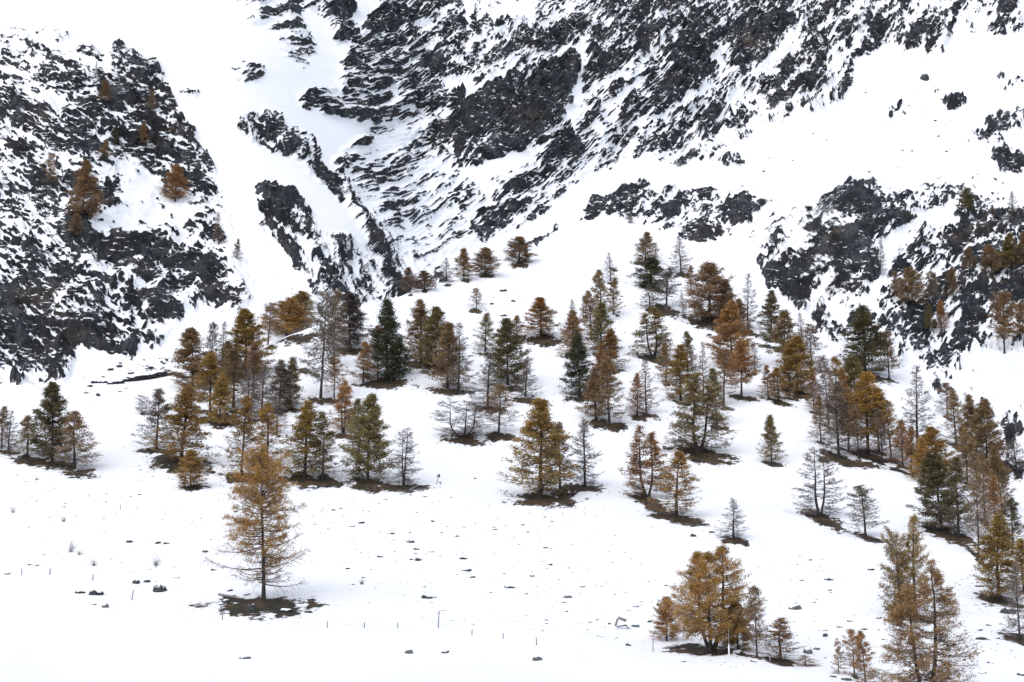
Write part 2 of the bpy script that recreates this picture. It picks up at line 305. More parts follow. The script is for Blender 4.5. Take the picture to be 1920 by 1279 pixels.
# ------------------------------------------------------------------ where the rock breaks through the snow
# outlines of rock and snow areas; laid over the slopes beyond the crest (seen from the valley), share of bare rock
ROCK = [
 # left buttress
 ([(-300,150),(0,150),(70,85),(130,95),(230,95),(285,115),(320,180),(345,225),(385,290),(408,340),(420,420),(445,480),(475,560),(440,590),(350,590),(310,640),(235,670),(130,640),(140,700),(120,722),(-300,722)], .57),
 ([(-300,60),(0,62),(60,60),(130,60),(135,75),(60,95),(0,100),(-300,100)], .46),
 ([(0,100),(200,100),(210,190),(0,195)], .42),
 ([(200,92),(285,110),(330,190),(345,225),(380,290),(300,230),(220,130)], .74),
 ([(0,195),(170,200),(200,260),(150,262),(0,242)], .76),
 ([(170,140),(250,150),(330,215),(290,240),(210,205)], .74),
 ([(80,148),(150,140),(165,155),(100,155)], .7),
 ([(220,300),(330,335),(390,390),(350,430),(180,440),(170,420),(215,380)], .30),
 ([(195,330),(235,330),(230,352),(200,350)], .9),
 ([(-300,520),(50,530),(135,640),(135,715),(20,722),(-300,722)], .86),
 ([(60,470),(160,440),(300,450),(330,540),(310,600),(240,668),(205,655),(170,640),(130,650),(60,560)], .80),
 ([(290,470),(430,520),(470,560),(440,580),(350,575),(300,540)], .66),
 ([(0,680),(32,688),(22,722),(0,722)], .25),
 ([(128,722),(140,690),(172,648),(205,658),(238,672),(300,640),(345,600),(400,590),(440,590),(440,722)], .0),
 ([(245,630),(300,620),(310,660),(275,668)], .7),
 ([(150,680),(230,665),(330,650),(400,610),(470,600),(330,700)], .10),
 # ribs in the ravine
 ([(445,225),(500,205),(545,235),(590,270),(610,310),(640,350),(600,340),(560,300),(500,285),(455,250)], .80),
 ([(600,300),(660,360),(720,430),(775,490),(800,545),(700,570),(640,560),(620,500),(590,440),(650,440),(700,480),(660,400),(610,340)], .76),
 ([(485,350),(520,345),(560,375),(590,410),(592,440),(555,452),(520,420),(490,385)], .93),
 ([(480,330),(495,395),(560,470),(600,520),(640,570),(600,570),(540,485),(490,420)], .66),
 ([(580,440),(650,480),(730,500),(775,525),(700,580),(640,575),(590,500)], .78),
 ([(500,500),(560,540),(590,590),(520,570)], .25),
 ([(400,400),(430,400),(490,560),(470,560),(440,480)], .3),
 # high slopes on the left
 ([(420,-60),(640,-60),(660,50),(640,60),(600,20),(540,25),(500,15),(440,5)], .44),
 ([(500,10),(560,30),(592,95),(570,130),(535,110),(520,60),(460,50)], .46),
 ([(430,125),(490,120),(500,140),(450,162)], .48),
 ([(560,178),(600,155),(640,180),(655,222),(600,215),(565,195)], .6),
 ([(600,20),(660,5),(668,70),(640,85)], .66),
 ([(335,165),(375,178),(372,188),(345,175)], .75),
 # great face in the middle
 ([(640,335),(618,300),(700,240),(745,205),(650,205),(640,110),(700,40),(720,-60),(2400,-60),(2400,30),(1920,60),(1700,70),(1600,110),(1570,180),(1480,220),(1380,270),(1280,310),(1180,300),(1100,330),(1020,400),(960,440),(880,470),(780,490),(720,430),(690,390)], .50),
 ([(640,110),(700,40),(720,-60),(1000,-60),(1080,90),(960,150),(760,160),(730,210),(640,195)], .52),
 ([(700,25),(780,15),(785,60),(745,110),(700,105),(640,118)], .88),
 ([(650,205),(720,150),(745,195),(700,232),(650,225)], .80),
 ([(748,140),(820,158),(815,178),(745,168)], .82),
 ([(930,45),(985,42),(980,62),(935,60)], .85),
 ([(1000,60),(1060,45),(1075,85),(1010,105)], .72),
 ([(840,155),(920,163),(1000,135),(1060,95),(1085,92),(1070,112),(1000,158),(900,176),(835,170)], .06),
 ([(880,-60),(1010,-60),(1000,40),(960,45),(900,30)], .20),
 ([(868,0),(885,0),(885,50),(872,60)], .05),
 ([(728,160),(785,182),(765,200),(735,218)], .03),
 ([(840,175),(900,178),(990,145),(1050,110),(1078,98),(1075,160),(1060,220),(1000,270),(930,300),(850,322),(830,290),(850,240)], .96),
 ([(745,168),(840,168),(832,200),(765,222),(700,255),(640,305),(618,312),(690,245)], .78),
 ([(800,232),(852,210),(850,312),(790,332),(740,352),(690,392),(720,330)], .74),
 ([(640,318),(740,285),(760,262),(790,240),(740,250),(690,285)], .25),
 ([(640,335),(750,295),(830,312),(860,332),(900,332),(880,380),(720,430),(690,390)], .58),
 ([(862,320),(1005,270),(1020,280),(960,330),(900,348)], .05),
 ([(900,345),(1010,292),(1000,322),(950,362),(880,380)], .28),
 ([(1020,282),(1055,225),(1088,285),(1080,302),(1050,332),(1010,340),(1012,300)], .92),
 ([(1090,230),(1140,170),(1220,100),(1290,60),(1340,100),(1300,150),(1260,210),(1180,262),(1120,278),(1088,272)], .84),
 ([(1090,160),(1140,100),(1200,40),(1260,10),(1340,-40),(1500,-40),(1480,70),(1420,140),(1360,200),(1280,240),(1250,215),(1300,150),(1340,100),(1290,60),(1220,100)], .66),
 ([(1280,90),(1330,95),(1352,130),(1310,152),(1278,140)], .93),
 ([(1180,60),(1230,30),(1232,70),(1190,112)], .9),
 ([(1360,55),(1440,55),(1445,100),(1380,142),(1368,120)], .9),
 ([(1320,212),(1370,182),(1392,210),(1310,275),(1288,272)], .86),
 ([(1420,150),(1477,133),(1472,192),(1428,202)], .92),
 ([(1500,108),(1592,138),(1582,188),(1510,212),(1498,170)], .74),
 ([(1380,60),(1340,120),(1395,140),(1410,160),(1370,170),(1300,200)], .6),
 ([(1055,222),(1075,165),(1085,90),(1098,90),(1092,165),(1078,232),(1085,262),(1070,255)], .02),
 ([(1340,95),(1385,138),(1380,146),(1335,108)], .05),
 ([(1380,160),(1385,190),(1370,225),(1362,220),(1372,185)], .08),
 ([(1110,215),(1230,115),(1250,118),(1130,225)], .32),
 ([(1180,240),(1330,150),(1345,160),(1200,255)], .28), ([(1150,150),(1260,60),(1275,70),(1170,165)], .30), ([(1400,210),(1520,110),(1530,122),(1415,225)], .30), ([(1220,300),(1400,235),(1400,250),(1240,312)], .35), ([(1440,100),(1530,20),(1545,30),(1455,115)], .30),
 ([(640,285),(800,225),(805,238),(650,300)], .30), ([(700,350),(850,300),(850,312),(705,368)], .34), ([(700,400),(880,350),(880,362),(710,415)], .30),
 ([(1500,-60),(1620,-60),(1605,100),(1560,150),(1500,105)], .6),
 ([(1640,10),(2400,-60),(2400,10),(1920,30),(1760,80),(1720,60),(1640,60)], .42),
 ([(1622,32),(1670,32),(1662,70),(1625,66)], .88), ([(1682,62),(1730,50),(1726,86),(1690,92)], .88),
 ([(1740,55),(1795,48),(1772,92),(1733,106)], .86), ([(1862,0),(1905,-5),(1902,25),(1868,32)], .82),
 ([(1662,194),(1696,194),(1690,217),(1664,216)], .75), ([(1762,186),(1806,180),(1802,197),(1768,202)], .7), ([(1742,176),(1758,175),(1756,187),(1744,188)], .8),
 ([(1872,150),(1925,130),(1925,158),(1880,172)], .55), ([(1805,272),(1840,230),(1925,190),(1925,232),(1850,272)], .48),
 ([(1858,290),(1925,288),(1915,325),(1880,322)], .82), ([(1800,330),(1890,325),(1890,345),(1800,340)], .45),
 ([(1740,310),(1800,312),(1795,325),(1745,325)], .35),
 ([(720,430),(880,380),(960,330),(1020,340),(1000,400),(960,440),(880,470),(780,490)], .38),
 ([(882,412),(940,380),(992,384),(962,422),(890,455)], .80),
 ([(1100,330),(1180,292),(1280,302),(1380,270),(1400,300),(1200,312)], .30),
 ([(1360,297),(1395,300),(1395,310),(1360,308)], .85),
 ([(690,390),(712,440),(775,482),(840,505),(830,530),(760,500),(700,435)], .5),
 # crags above the wooded hill
 ([(1085,432),(1180,348),(1310,362),(1420,362),(1480,402),(1600,340),(1700,362),(1790,348),(2400,340),(2400,640),(1700,665),(1640,600),(1560,645),(1460,545),(1395,505),(1370,470),(1290,465),(1200,425)], .46),
 ([(1080,425),(1110,380),(1160,370),(1190,345),(1240,355),(1290,370),(1312,400),(1270,412),(1200,418),(1165,435),(1120,412)], .58),
 ([(1170,360),(1215,345),(1226,378),(1180,386)], .66), ([(1200,378),(1240,370),(1292,396),(1250,408)], .80),
 ([(1085,432),(1110,385),(1125,392),(1100,425)], .75), ([(1150,425),(1195,418),(1190,440),(1165,436)], .78),
 ([(985,472),(1050,428),(1062,440),(1000,485)], .88),
 ([(1310,358),(1420,358),(1462,420),(1472,470),(1440,452),(1400,430),(1330,400)], .46),
 ([(1350,390),(1390,370),(1422,400),(1402,422),(1370,422)], .92), ([(1290,452),(1340,428),(1368,430),(1330,462),(1300,468)], .94),
 ([(1395,502),(1440,480),(1472,500),(1482,530),(1440,542),(1405,512)], .84), ([(1440,442),(1472,450),(1482,500),(1450,490)], .70),
 ([(1470,520),(1520,560),(1562,600),(1582,620),(1550,640),(1520,600),(1470,552)], .82), ([(1520,560),(1572,600),(1562,640),(1540,632)], .84),
 ([(1480,412),(1560,370),(1600,345),(1640,340),(1680,375),(1692,430),(1650,470),(1640,520),(1612,560),(1560,562),(1500,530),(1470,480)], .54),
 ([(1600,350),(1650,350),(1682,380),(1662,430),(1620,442),(1590,400)], .80), ([(1500,472),(1600,432),(1642,480),(1560,520),(1490,502)], .66),
 ([(1590,500),(1642,490),(1642,530),(1600,562),(1578,540)], .82), ([(1470,430),(1490,410),(1520,440),(1490,470)], .2),
 ([(1692,362),(1760,340),(1782,380),(1740,402),(1700,402)], .62), ([(1540,375),(1580,350),(1575,380),(1545,395)], .6),
 ([(1660,532),(1690,470),(1750,430),(1820,400),(2400,400),(2400,620),(1880,640),(1800,690),(1760,722),(1700,660),(1650,622)], .58),
 ([(1680,472),(1750,440),(1802,470),(1700,562),(1660,562)], .72), ([(1820,420),(1905,420),(1905,460),(1840,452)], .64),
 ([(1820,540),(2000,520),(2000,572),(1860,582)], .9), ([(1690,540),(1780,530),(1802,570),(1740,622),(1680,622)], .70),
 ([(1800,560),(1862,580),(1852,612),(1810,612)], .9), ([(1750,640),(1852,620),(1842,660),(1790,692),(1750,692)], .84),
 ([(1600,640),(1660,622),(1700,680),(1760,740),(2400,740),(2400,960),(1880,960),(1845,800),(1780,730),(1690,700)], .52),
 ([(1780,662),(2400,650),(2400,722),(1830,722)], .25),
 ([(1862,760),(1884,760),(1882,880),(1866,830)], .15),
 ([(1640,522),(1690,415),(1708,418),(1662,522),(1642,580),(1600,640),(1618,580)], .0),
 ([(1800,410),(2400,400),(2400,430),(1800,422)], .6),
 ([(1700,400),(1790,385),(1800,400),(1790,430),(1740,430)], .05),
]
# lie of the rock beds: 0 dips gently right (left buttress), 1 dips steeply right (ravine ribs), 2 rises to the right
BEDS = [([(-400,-100),(440,-100),(440,760),(-400,760)], 0), ([(400,190),(470,180),(620,280),(700,400),(790,500),(800,620),(480,620),(420,420)], 1), ([(1060,345),(1180,330),(1450,340),(1640,325),(2500,325),(2500,1100),(1500,1100),(1060,470)], 3)]
GSTEP = 4.0; GX0, GY0 = -320.0, -160.0; GW, GH = 690, 300
def pip(px, py, poly):
    ins = np.zeros(px.shape, bool); n = len(poly)
    for k in range(n):
        x0, y0 = poly[k]; x1, y1 = poly[(k + 1) % n]
        if y0 == y1: continue
        c = ((y0 > py) != (y1 > py)) & (px < (x1 - x0) * (py - y0) / (y1 - y0) + x0)
        ins ^= c
    return ins
def blur(a, n):
    k = np.ones(2 * n + 1) / (2 * n + 1)
    for ax in (0, 1):
        p = np.pad(a, [(n, n) if x == ax else (0, 0) for x in (0, 1)], mode='edge')
        c = np.cumsum(p, axis=ax); z = np.zeros_like(np.take(c, [0], axis=ax)); c = np.concatenate([z, c], axis=ax)
        a = (np.take(c, np.arange(2 * n + 1, c.shape[ax]), axis=ax) - np.take(c, np.arange(0, c.shape[ax] - 2 * n - 1), axis=ax)) / (2 * n + 1)
    return a
mx, my = np.meshgrid(GX0 + GSTEP * np.arange(GW), GY0 + GSTEP * np.arange(GH))
def paint(img, poly, val):
    xs = [p[0] for p in poly]; ys = [p[1] for p in poly]
    i0 = max(0, int((min(xs) - GX0) / GSTEP)); i1 = min(GW, int((max(xs) - GX0) / GSTEP) + 2)
    j0 = max(0, int((min(ys) - GY0) / GSTEP)); j1 = min(GH, int((max(ys) - GY0) / GSTEP) + 2)
    if i1 <= i0 or j1 <= j0: return
    m = pip(mx[j0:j1, i0:i1], my[j0:j1, i0:i1], poly)
    img[j0:j1, i0:i1][m] = val
def sample(img, u, v):
    x = np.clip((u - GX0) / GSTEP, 0, GW - 1.01); y = np.clip((v - GY0) / GSTEP, 0, GH - 1.01)
    i = x.astype(int); j = y.astype(int); fx = x - i; fy = y - j
    return (img[j, i] * (1 - fx) + img[j, i + 1] * fx) * (1 - fy) + (img[j + 1, i] * (1 - fx) + img[j + 1, i + 1] * fx) * fy
DM = np.full((GH, GW), 0.035)
for poly, val in ROCK: paint(DM, poly, val)
DM = np.where(DM < 0.9, DM * 0.93, DM); DM = blur(DM, 1)
B0 = np.zeros((GH, GW)); B1 = np.zeros((GH, GW))
paint(B0, BEDS[0][0], 1); paint(B1, BEDS[1][0], 1); B0[B1 > 0] = 0
B3 = np.zeros((GH, GW)); paint(B3, BEDS[2][0], 1); B3 = blur(blur(B3, 3), 3); B0 = blur(blur(B0, 4), 4); B1 = blur(blur(B1, 4), 4)

X, Yw, Z = P[..., 0], P[..., 1], P[..., 2]
w1 = perlin(X / 7, Z / 7, 1) + 0.6 * perlin(X / 2.6, Z / 2.6, 2); w2 = perlin(X / 7, Z / 7, 3) + 0.6 * perlin(X / 2.6, Z / 2.6, 4)
D = sample(DM, GU + 9 * w1, GV + 7 * w2)
edge = 7.02 - 0.75 * sstep(1380, 1480, GU) - 1.25 * sstep(1640, 1740, GU)      # on the right the rock comes further down
back = sstep(edge, edge + 0.33, GS)
D = np.where((GS < 7.1) & (D < 0.06), 0, D) * back
wb0 = sample(B0, GU, GV); wb1 = sample(B1, GU, GV); wb3 = sample(B3, GU, GV); wb2 = np.clip(1 - wb0 - wb1 - wb3, 0, 1)

def grid_normals(P):
    a = np.gradient(P, axis=0); b = np.gradient(P, axis=1)
    n = np.cross(a, b); n /= np.linalg.norm(n, axis=2, keepdims=True) + 1e-9
    return n
n0 = grid_normals(P)
# smooth the base normals a little so that displaced rock does not cross itself
for ax in (0, 1):
    for k in (6, 6):
        n0 = sum(np.roll(n0, s, axis=ax) for s in (-k, -k // 2, 0, k // 2, k)) / 5
n0 /= np.linalg.norm(n0, axis=2, keepdims=True)

act = (GS > 4.8) & (D > 0.012)
na = np.zeros(P.shape[:2], np.float32); ds = na.copy(); fine = na.copy()
Xa, Za, Ya = X[act], 0.6 * Z[act], Yw[act]     # heights foreshortened along the slope
for th, wgt, sd, sx in ((-17, wb0, 20, 0.66), (-50, wb1, 40, 0.72), (38, wb2, 60, 0.98), (26, wb3, 80, 0.62)):
    w = wgt[act]; sel = w > 0.01
    if not sel.any(): continue
    c, s_ = math.cos(math.radians(th)), math.sin(math.radians(th))
    x, z = Xa[sel] / sx, Za[sel] / sx
    q = x * c + z * s_; t = -x * s_ + z * c
    wx = perlin(x / 16, z / 16, sd + 8); wz = perlin(x / 5, z / 5, sd + 9)
    t = t + 1.0 * wx + 0.45 * wz; q = q + 1.5 * wz
    slab = sstep(0.05, 0.55, perlin(q / 24, t / 9, sd + 15))       # sound slabs without much snow in their cracks
    rough = 1 - 0.65 * slab
    a = 1.0 * perlin(q / 70, t / 13.0, sd + 14) + 0.7 * slab + 1.0 * perlin(q / 22, t / 4.4, sd) + rough * (0.7 * perlin(x / 3.2, z / 2.6, sd + 17) + 0.4 * perlin(x / 1.3, z / 1.1, sd + 18) + 0.9 * perlin(q / 9, t / 1.9, sd + 1) + 0.95 * perlin(q / 4.2, t / 0.85, sd + 2) + 0.6 * perlin(q / 1.6, t / 0.42, sd + 3))
    ph = t / 3.4 + 0.9 * perlin(q / 13, t / 8, sd + 4); saw = ph - np.floor(ph)
    saw = np.where(saw < 0.72, saw / 0.72, (1 - saw) / 0.28)
    ph2 = t / 1.25 + 0.8 * perlin(q / 5, t / 3, sd + 5); saw2 = ph2 - np.floor(ph2)
    saw2 = np.where(saw2 < 0.7, saw2 / 0.7, (1 - saw2) / 0.3)
    d = 0.65 * (saw - .5) + 0.35 * (saw2 - .5) + (4.4 * (0.5 - np.abs(perlin(q / 26, t / 13, sd + 6))) + 1.6 * perlin(x / 8, z / 8, sd + 16)) + 0.45 * a
    # joints: blocky fractures across the beds
    f = 0.9 * np.abs(perlin(q / 4.0, t / 3.4, sd + 7)) + 0.45 * np.abs(perlin(q / 1.5, t / 1.4, sd + 10)) + 0.75 * np.abs(perlin(q / 5.0, t / 0.9, sd + 11))
    idx = np.where(act.ravel())[0][sel]
    na.ravel()[idx] += (w[sel] * a).astype(np.float32)
    ds.ravel()[idx] += (w[sel] * d).astype(np.float32)
    fine.ravel()[idx] += (w[sel] * (f - 0.5)).astype(np.float32)
Ds = sstep(0.02, 0.65, D)
mount = 1.0 + 0.9 * sstep(480, 640, Yw)
disp = Ds * mount * ds
P1 = P + n0 * disp[..., None]
n1 = grid_normals(P1); nz = n1[..., 2]
nzb = n0[..., 2]
T = 0.5 * na + 0.9 * np.clip(nzb - nz, -0.6, 0.7)
big = (D > 0.3) & act
T = (T - T[big].mean()) / T[big].std()
fw = np.clip(-n1[..., 1][big] + 0.25 * n1[..., 2][big] * 0, 0.0, 1)      # by the area each facet shows on a vertical plane
od = np.argsort(T[big]); cw = np.cumsum(fw[od]); cw /= cw[-1]
thr = np.interp(1 - np.clip(D - 0.03, 0.002, 0.998), cw[::50], T[big][od][::50])
M = 0.42 * (T - thr)
M = np.where(D > 0.012, np.clip(M, -1, 1), -1.0).astype(np.float32)
rm = sstep(-0.05, 0.15, M)
disp = disp + rm * (0.25 + 1.15 * fine) * mount
# snow lies smooth on the open hill
hillw = 1 - back
disp = disp + (GS < 7.1) * (D < 0.05) * hillw * (0.40 * perlin(X / 14, Yw / 14, 90) + 0.10 * perlin(X / 4, Yw / 4, 91)) * sstep(60, 110, Yw)
P2 = P + n0 * disp[..., None]
TURF = np.full(P.shape[:2], -1.0, np.float32)
print('terrain', P2.shape)

def ground(u, v, behind=False):
    """the first point of the ground met by the line of sight through the given spot of the photograph"""
    i = int(np.argmin(np.abs(U - u)))
    col = GV[i]
    j0 = NH if behind else 0
    js = np.where(col[j0:] <= v)[0]
    j = j0 + (int(js[0]) if len(js) else 0)
    return i, j, P2[i, j]

# ------------------------------------------------------------------ what stands where (position and size as seen from the valley)
# u, foot, tip, width, colour, habit, label, bare ground round the foot
TREES = [
 # small stand at the left edge
 (3, 846, 762, 40, 'b', 'mid', 'sparse brown larch cut by the left edge of the frame', .8),
 (16, 850, 769, 36, 'x', 'bare', 'thin grey-brown bare larch beside the left frame edge', .8),
 (52, 860, 779, 46, 'b', 'mid', 'short fuzzy brown larch left of the dark green tall one', .9),
 (97, 867, 719, 62, 'd', 'dense', 'tall dark olive-green larch, tallest of the stand at the left edge', 1.1),
 (140, 882, 772, 70, 'b', 'mid', 'reddish-brown thinning larch at the right end of the left-edge stand', .9),
 (267, 776, 741, 18, 'x', 'bush', 'tiny leafless sapling on a thin stem alone on the white slope', .5),
 # left wood
 (293, 842, 728, 62, 'x', 'mid', 'ragged grey-brown larch leaning against the big golden one on the left', .9),
 (338, 872, 724, 88, 'g', 'cone', 'broad rust-gold larch at the left end of the wood, behind the small golden one', 1.1),
 (358, 914, 845, 40, 'g', 'plump', 'small plump golden larch standing in front of the left wood', 1.1),
 (362, 732, 616, 62, 'b', 'dense', 'brown-gold larch at the upper left corner of the wood by the stone wall end', .0),
 (395, 715, 606, 30, 'k', 'tall', 'thin dark-grey larch behind the left wood, between two golden crowns', .0),
 (416, 712, 602, 34, 'x', 'bare', 'tall bare pinkish-grey larch poking up behind the left wood', .0),
 (393, 786, 662, 66, 'g', 'high', 'amber larch with a bare dark trunk and high dense crown in the left wood', 1.0),
 (460, 706, 582, 66, 'g', 'dense', 'big dense amber larch at the back of the left wood, tallest crown there', .6),
 (437, 765, 655, 62, 'b', 'mid', 'brown see-through larch under the big amber one in the left wood', .7),
 (425, 722, 640, 52, 'b', 'mid', 'rusty larch crammed behind the amber crowns of the left wood', .0),
 (503, 648, 566, 36, 'b', 'tall', 'dark brown larch with thick black trunk beside the two leaning golden larches', .9),
 (538, 632, 560, 58, 'g', 'plump', 'rounded rust-gold larch, left of the pair on the ridge shoulder', 1.2),
 (562, 612, 546, 46, 'g', 'plump', 'bright ochre larch, right of the pair on the ridge shoulder', .6),
 (490, 785, 682, 46, 'x', 'bare', 'grey leafless larch in the thin middle of the left wood', .6),
 (466, 790, 690, 40, 'x', 'baretwin', 'pale grey twin-stemmed bare larch in the shade of the left wood', .5),
 (524, 768, 676, 56, 'x', 'cone', 'mauve-grey twiggy larch at the right side of the left wood', .8),
 (545, 766, 671, 44, 'l', 'cone', 'olive-brown larch at the right edge of the left wood', .7),
 (452, 893, 744, 66, 'g', 'mid', 'golden-brown larch with grey lower boughs, front left of the lone larch', 1.1),
 (500, 872, 756, 58, 'g', 'mid', 'golden-brown larch just behind the tip of the lone larch', .8),
 (520, 815, 735, 40, 'x', 'bare', 'thin grey larch glimpsed between golden crowns behind the lone larch', .3),
 (572, 897, 754, 78, 'g', 'cone', 'ragged amber larch on the dark bank right of the lone larch tip', 1.2),
 (606, 900, 772, 62, 'l', 'mid', 'dusky olive larch against the amber one right of the lone larch tip', .9),
 (602, 746, 548, 62, 'x', 'tall', 'very tall thin grey larch with long bare trunk, left of the ridge hollow', .9),
 (627, 690, 545, 44, 'b', 'tall', 'slim tawny larch with open top behind the very tall grey one', .3),
 (655, 656, 552, 54, 'k', 'dense', 'dense dark purple-brown larch standing before the ravine rocks', 1.0),
 (627, 746, 664, 34, 'o', 'tall', 'little orange-topped larch below the very tall grey one', .6),
 (643, 816, 712, 54, 'o', 'twin', 'twin-trunked pale orange larch above the olive one', .7),
 (672, 858, 748, 50, 'l', 'mid', 'olive larch filling the gap behind the gold-green pointed one', .4),
 (690, 905, 742, 64, 'l', 'dense', 'gold-green pointed larch on the left half of the dark heath strip', 1.2),
 (757, 914, 803, 54, 'x', 'baretwin', 'bare blue-grey larch on the right half of the dark heath strip', 1.3),
 # centre of the hill
 (680, 719, 640, 40, 'o', 'mid', 'small tawny larch at the left foot of the dark green group', .8),
 (724, 716, 562, 64, 'n', 'spruce', 'tall dark green conifer with a pointed top in the middle left', 1.2),
 (708, 716, 612, 38, 'o', 'tall', 'orange-brown larch standing in front of the tall dark green conifer', .6),
 (748, 700, 632, 40, 'n', 'spruce', 'low dark green conifer skirt at the right of the pointed green one', .4),
 (790, 680, 562, 62, 'b', 'cone', 'brown larch with olive tip, left of the big brown clump', 1.1),
 (816, 694, 578, 56, 'l', 'dense', 'dense olive-brown larch in the middle of the big brown clump', .8),
 (838, 732, 608, 58, 'b', 'cone', 'coppery larch on two dark trunks, front of the big brown clump', 1.1),
 (860, 733, 606, 54, 'x', 'bare', 'bare dark-limbed larch leaning on the right of the big brown clump', .8),
 (893, 581, 540, 22, 'o', 'tall', 'tiny solitary orange larch high on the white ridge', 1.3),
 (910, 662, 588, 42, 'l', 'mid', 'fawn half-bare larch with clean trunk above the blue-grey one', .8),
 (969, 640, 592, 34, 'o', 'mid', 'small rust larch peeping from behind the dark olive column', .5),
 (952, 726, 600, 58, 'd', 'dense', 'dark olive column-shaped larch in the middle of the hill', .9),
 (913, 766, 664, 62, 'k', 'bare', 'large blue-grey leafless larch with dark trunk in the middle of the hill', .9),
 (985, 746, 668, 44, 'x', 'bare', 'pale grey feathery leafless larch right of the dark olive column', 1.1),
 (1014, 636, 560, 60, 'o', 'cone', 'compact rust-red larch on a dark patch below the scattered ridge stones', 1.2),
 (868, 820, 750, 60, 'x', 'bush', 'many-stemmed leafless larch spreading like a fan on its own dark island', 1.2),
 (934, 816, 722, 50, 'b', 'tall', 'tawny thin larch with grey skirts right of the fan-shaped bare one', 1.2),
 (1012, 932, 752, 104, 'g', 'cone', 'large golden larch with a serrated cone in the centre of the slope', 1.0),
 (1050, 922, 792, 56, 'x', 'mid', 'grey-brown larch tucked behind the right flank of the large central golden one', .8),
 (1096, 914, 783, 54, 'x', 'baretwin', 'ghostly pale bare larch with two thin stems right of the central golden one', 1.1),
 # ridge crest behind
 (972, 496, 446, 42, 'b', 'plump', 'rounded chestnut larch alone on the crest beside a rock rib', .9),
 (870, 525, 466, 36, 'b', 'cone', 'chestnut larch on the crest, left one of the pair before the ravine', .7),
 (910, 517, 466, 38, 'b', 'plump', 'broad chestnut larch on the crest, right one of the pair before the ravine', .7),
 (837, 532, 484, 30, 'x', 'bare', 'bare grey larch on the crest just left of the chestnut pair', .5),
 (816, 538, 500, 14, 'x', 'bare', 'needle-thin grey sapling on the crest left of the bare grey larch', .3),
 (770, 552, 502, 34, 'b', 'mid', 'reddish larch where the crest meets the ravine, left of its twin bush', .4),
 (796, 546, 508, 30, 'b', 'plump', 'low reddish-brown bushy larch on the crest at the ravine', .4),
 # ridge column of trees
 (1210, 496, 436, 36, 'b', 'cone', 'brown larch at the very top of the wooded hill below the crags', 1.2),
 (1228, 497, 455, 24, 'x', 'bare', 'slender grey larch close behind the topmost brown larch', .3),
 (1277, 514, 442, 40, 'x', 'bare', 'handsome bare grey larch right of the topmost brown larch', .8),
 (1220, 540, 484, 46, 'n', 'dense', 'squat dark green conifer under the topmost brown larch', 1.0),
 (1250, 580, 503, 46, 'k', 'tall', 'blackish-brown larch with thick forked trunk near the hilltop', 1.2),
 (1218, 582, 530, 36, 'x', 'bare', 'twiggy brown-grey larch left of the blackish forked one', .5),
 (1281, 593, 546, 14, 'k', 'bare', 'dead black snag with short stubs near the hilltop', .9),
 (1145, 530, 474, 26, 'x', 'bare', 'bare slim larch topping the column of golden trees', .8),
 (1128, 600, 506, 44, 'b', 'mid', 'tawny larch high in the column of golden trees', .5),
 (1152, 588, 522, 28, 'b', 'mid', 'russet half-bare larch on the right of the golden column', .5),
 (1127, 662, 570, 50, 'l', 'cone', 'mossy gold larch halfway down the golden column', .8),
 (1144, 694, 618, 48, 'o', 'cone', 'bright orange larch at the right foot of the golden column', .8),
 (1095, 592, 556, 14, 'x', 'bare', 'little bare spindle tree left of the golden column', .5),
 (1073, 640, 560, 28, 'x', 'bare', 'tall bare grey larch behind the russet one left of the golden column', .3),
 (1077, 666, 583, 46, 'b', 'cone', 'russet larch left of the golden column, above the dark green one', 1.0),
 (1087, 745, 625, 50, 'n', 'spruce', 'narrow dark green conifer in front of the russet larch', 1.0),
 (1118, 792, 690, 54, 'b', 'twin', 'fawn twin-stemmed larch below the golden column, left half of the wide pair', .8),
 (1142, 797, 668, 60, 'b', 'mid', 'brown see-through larch below the golden column, right half of the wide pair', 1.0),
 (1225, 670, 576, 62, 'l', 'twin', 'open larch on a V of two pale trunks, midway down the hill', 1.1),
 (1196, 783, 700, 36, 'o', 'mid', 'slim tawny larch left of a bare companion, lower middle', .9),
 (1212, 778, 672, 42, 'x', 'bare', 'bare grey companion behind the slim tawny larch, lower middle', .9),
 (1213, 932, 798, 70, 'o', 'twin', 'rusty double-trunk larch left of the bright golden one on the lower slope', 1.0),
 (1268, 966, 846, 78, 'g', 'mid', 'bright golden larch on the dark strip of the lower slope', 1.1),
 # right-centre wood
 (1250, 720, 642, 34, 'b', 'mid', 'small reddish larch at the left edge of the right-hand wood', .4),
 (1277, 752, 648, 58, 'g', 'cone', 'golden larch at the left edge of the right-hand wood', .5),
 (1296, 548, 498, 24, 'b', 'mid', 'small brown larch left of the bulky chestnut clump', .4),
 (1332, 606, 494, 70, 'b', 'plump', 'bulky chestnut larch clump below the crags', 1.3),
 (1360, 606, 528, 44, 'b', 'cone', 'chestnut larch on the right side of the bulky clump below the crags', .8),
 (1402, 622, 512, 38, 'k', 'bare', 'dark bare larch right of the chestnut clump', .9),
 (1371, 690, 566, 58, 'o', 'dense', 'bright rust-gold steeple larch in the right-hand wood', .8),
 (1390, 745, 640, 50, 'o', 'high', 'rust larch on a tall bare trunk under the steeple larch', .9),
 (1356, 762, 655, 52, 'o', 'tall', 'rust larch on three thin trunks in the right-hand wood', .5),
 (1318, 762, 640, 34, 'x', 'bare', 'bare pinkish spindle larch between golden crowns in the right-hand wood', .3),
 (1303, 756, 650, 26, 'x', 'bare', 'faint grey spindle larch beside the pinkish one in the right-hand wood', .2),
 (1310, 848, 700, 92, 'l', 'twin', 'large brown-olive larch at the front of the right-hand wood, over a dark bank', 1.1),
 (1343, 800, 690, 46, 'l', 'mid', 'see-through olive larch behind the large front one', .8),
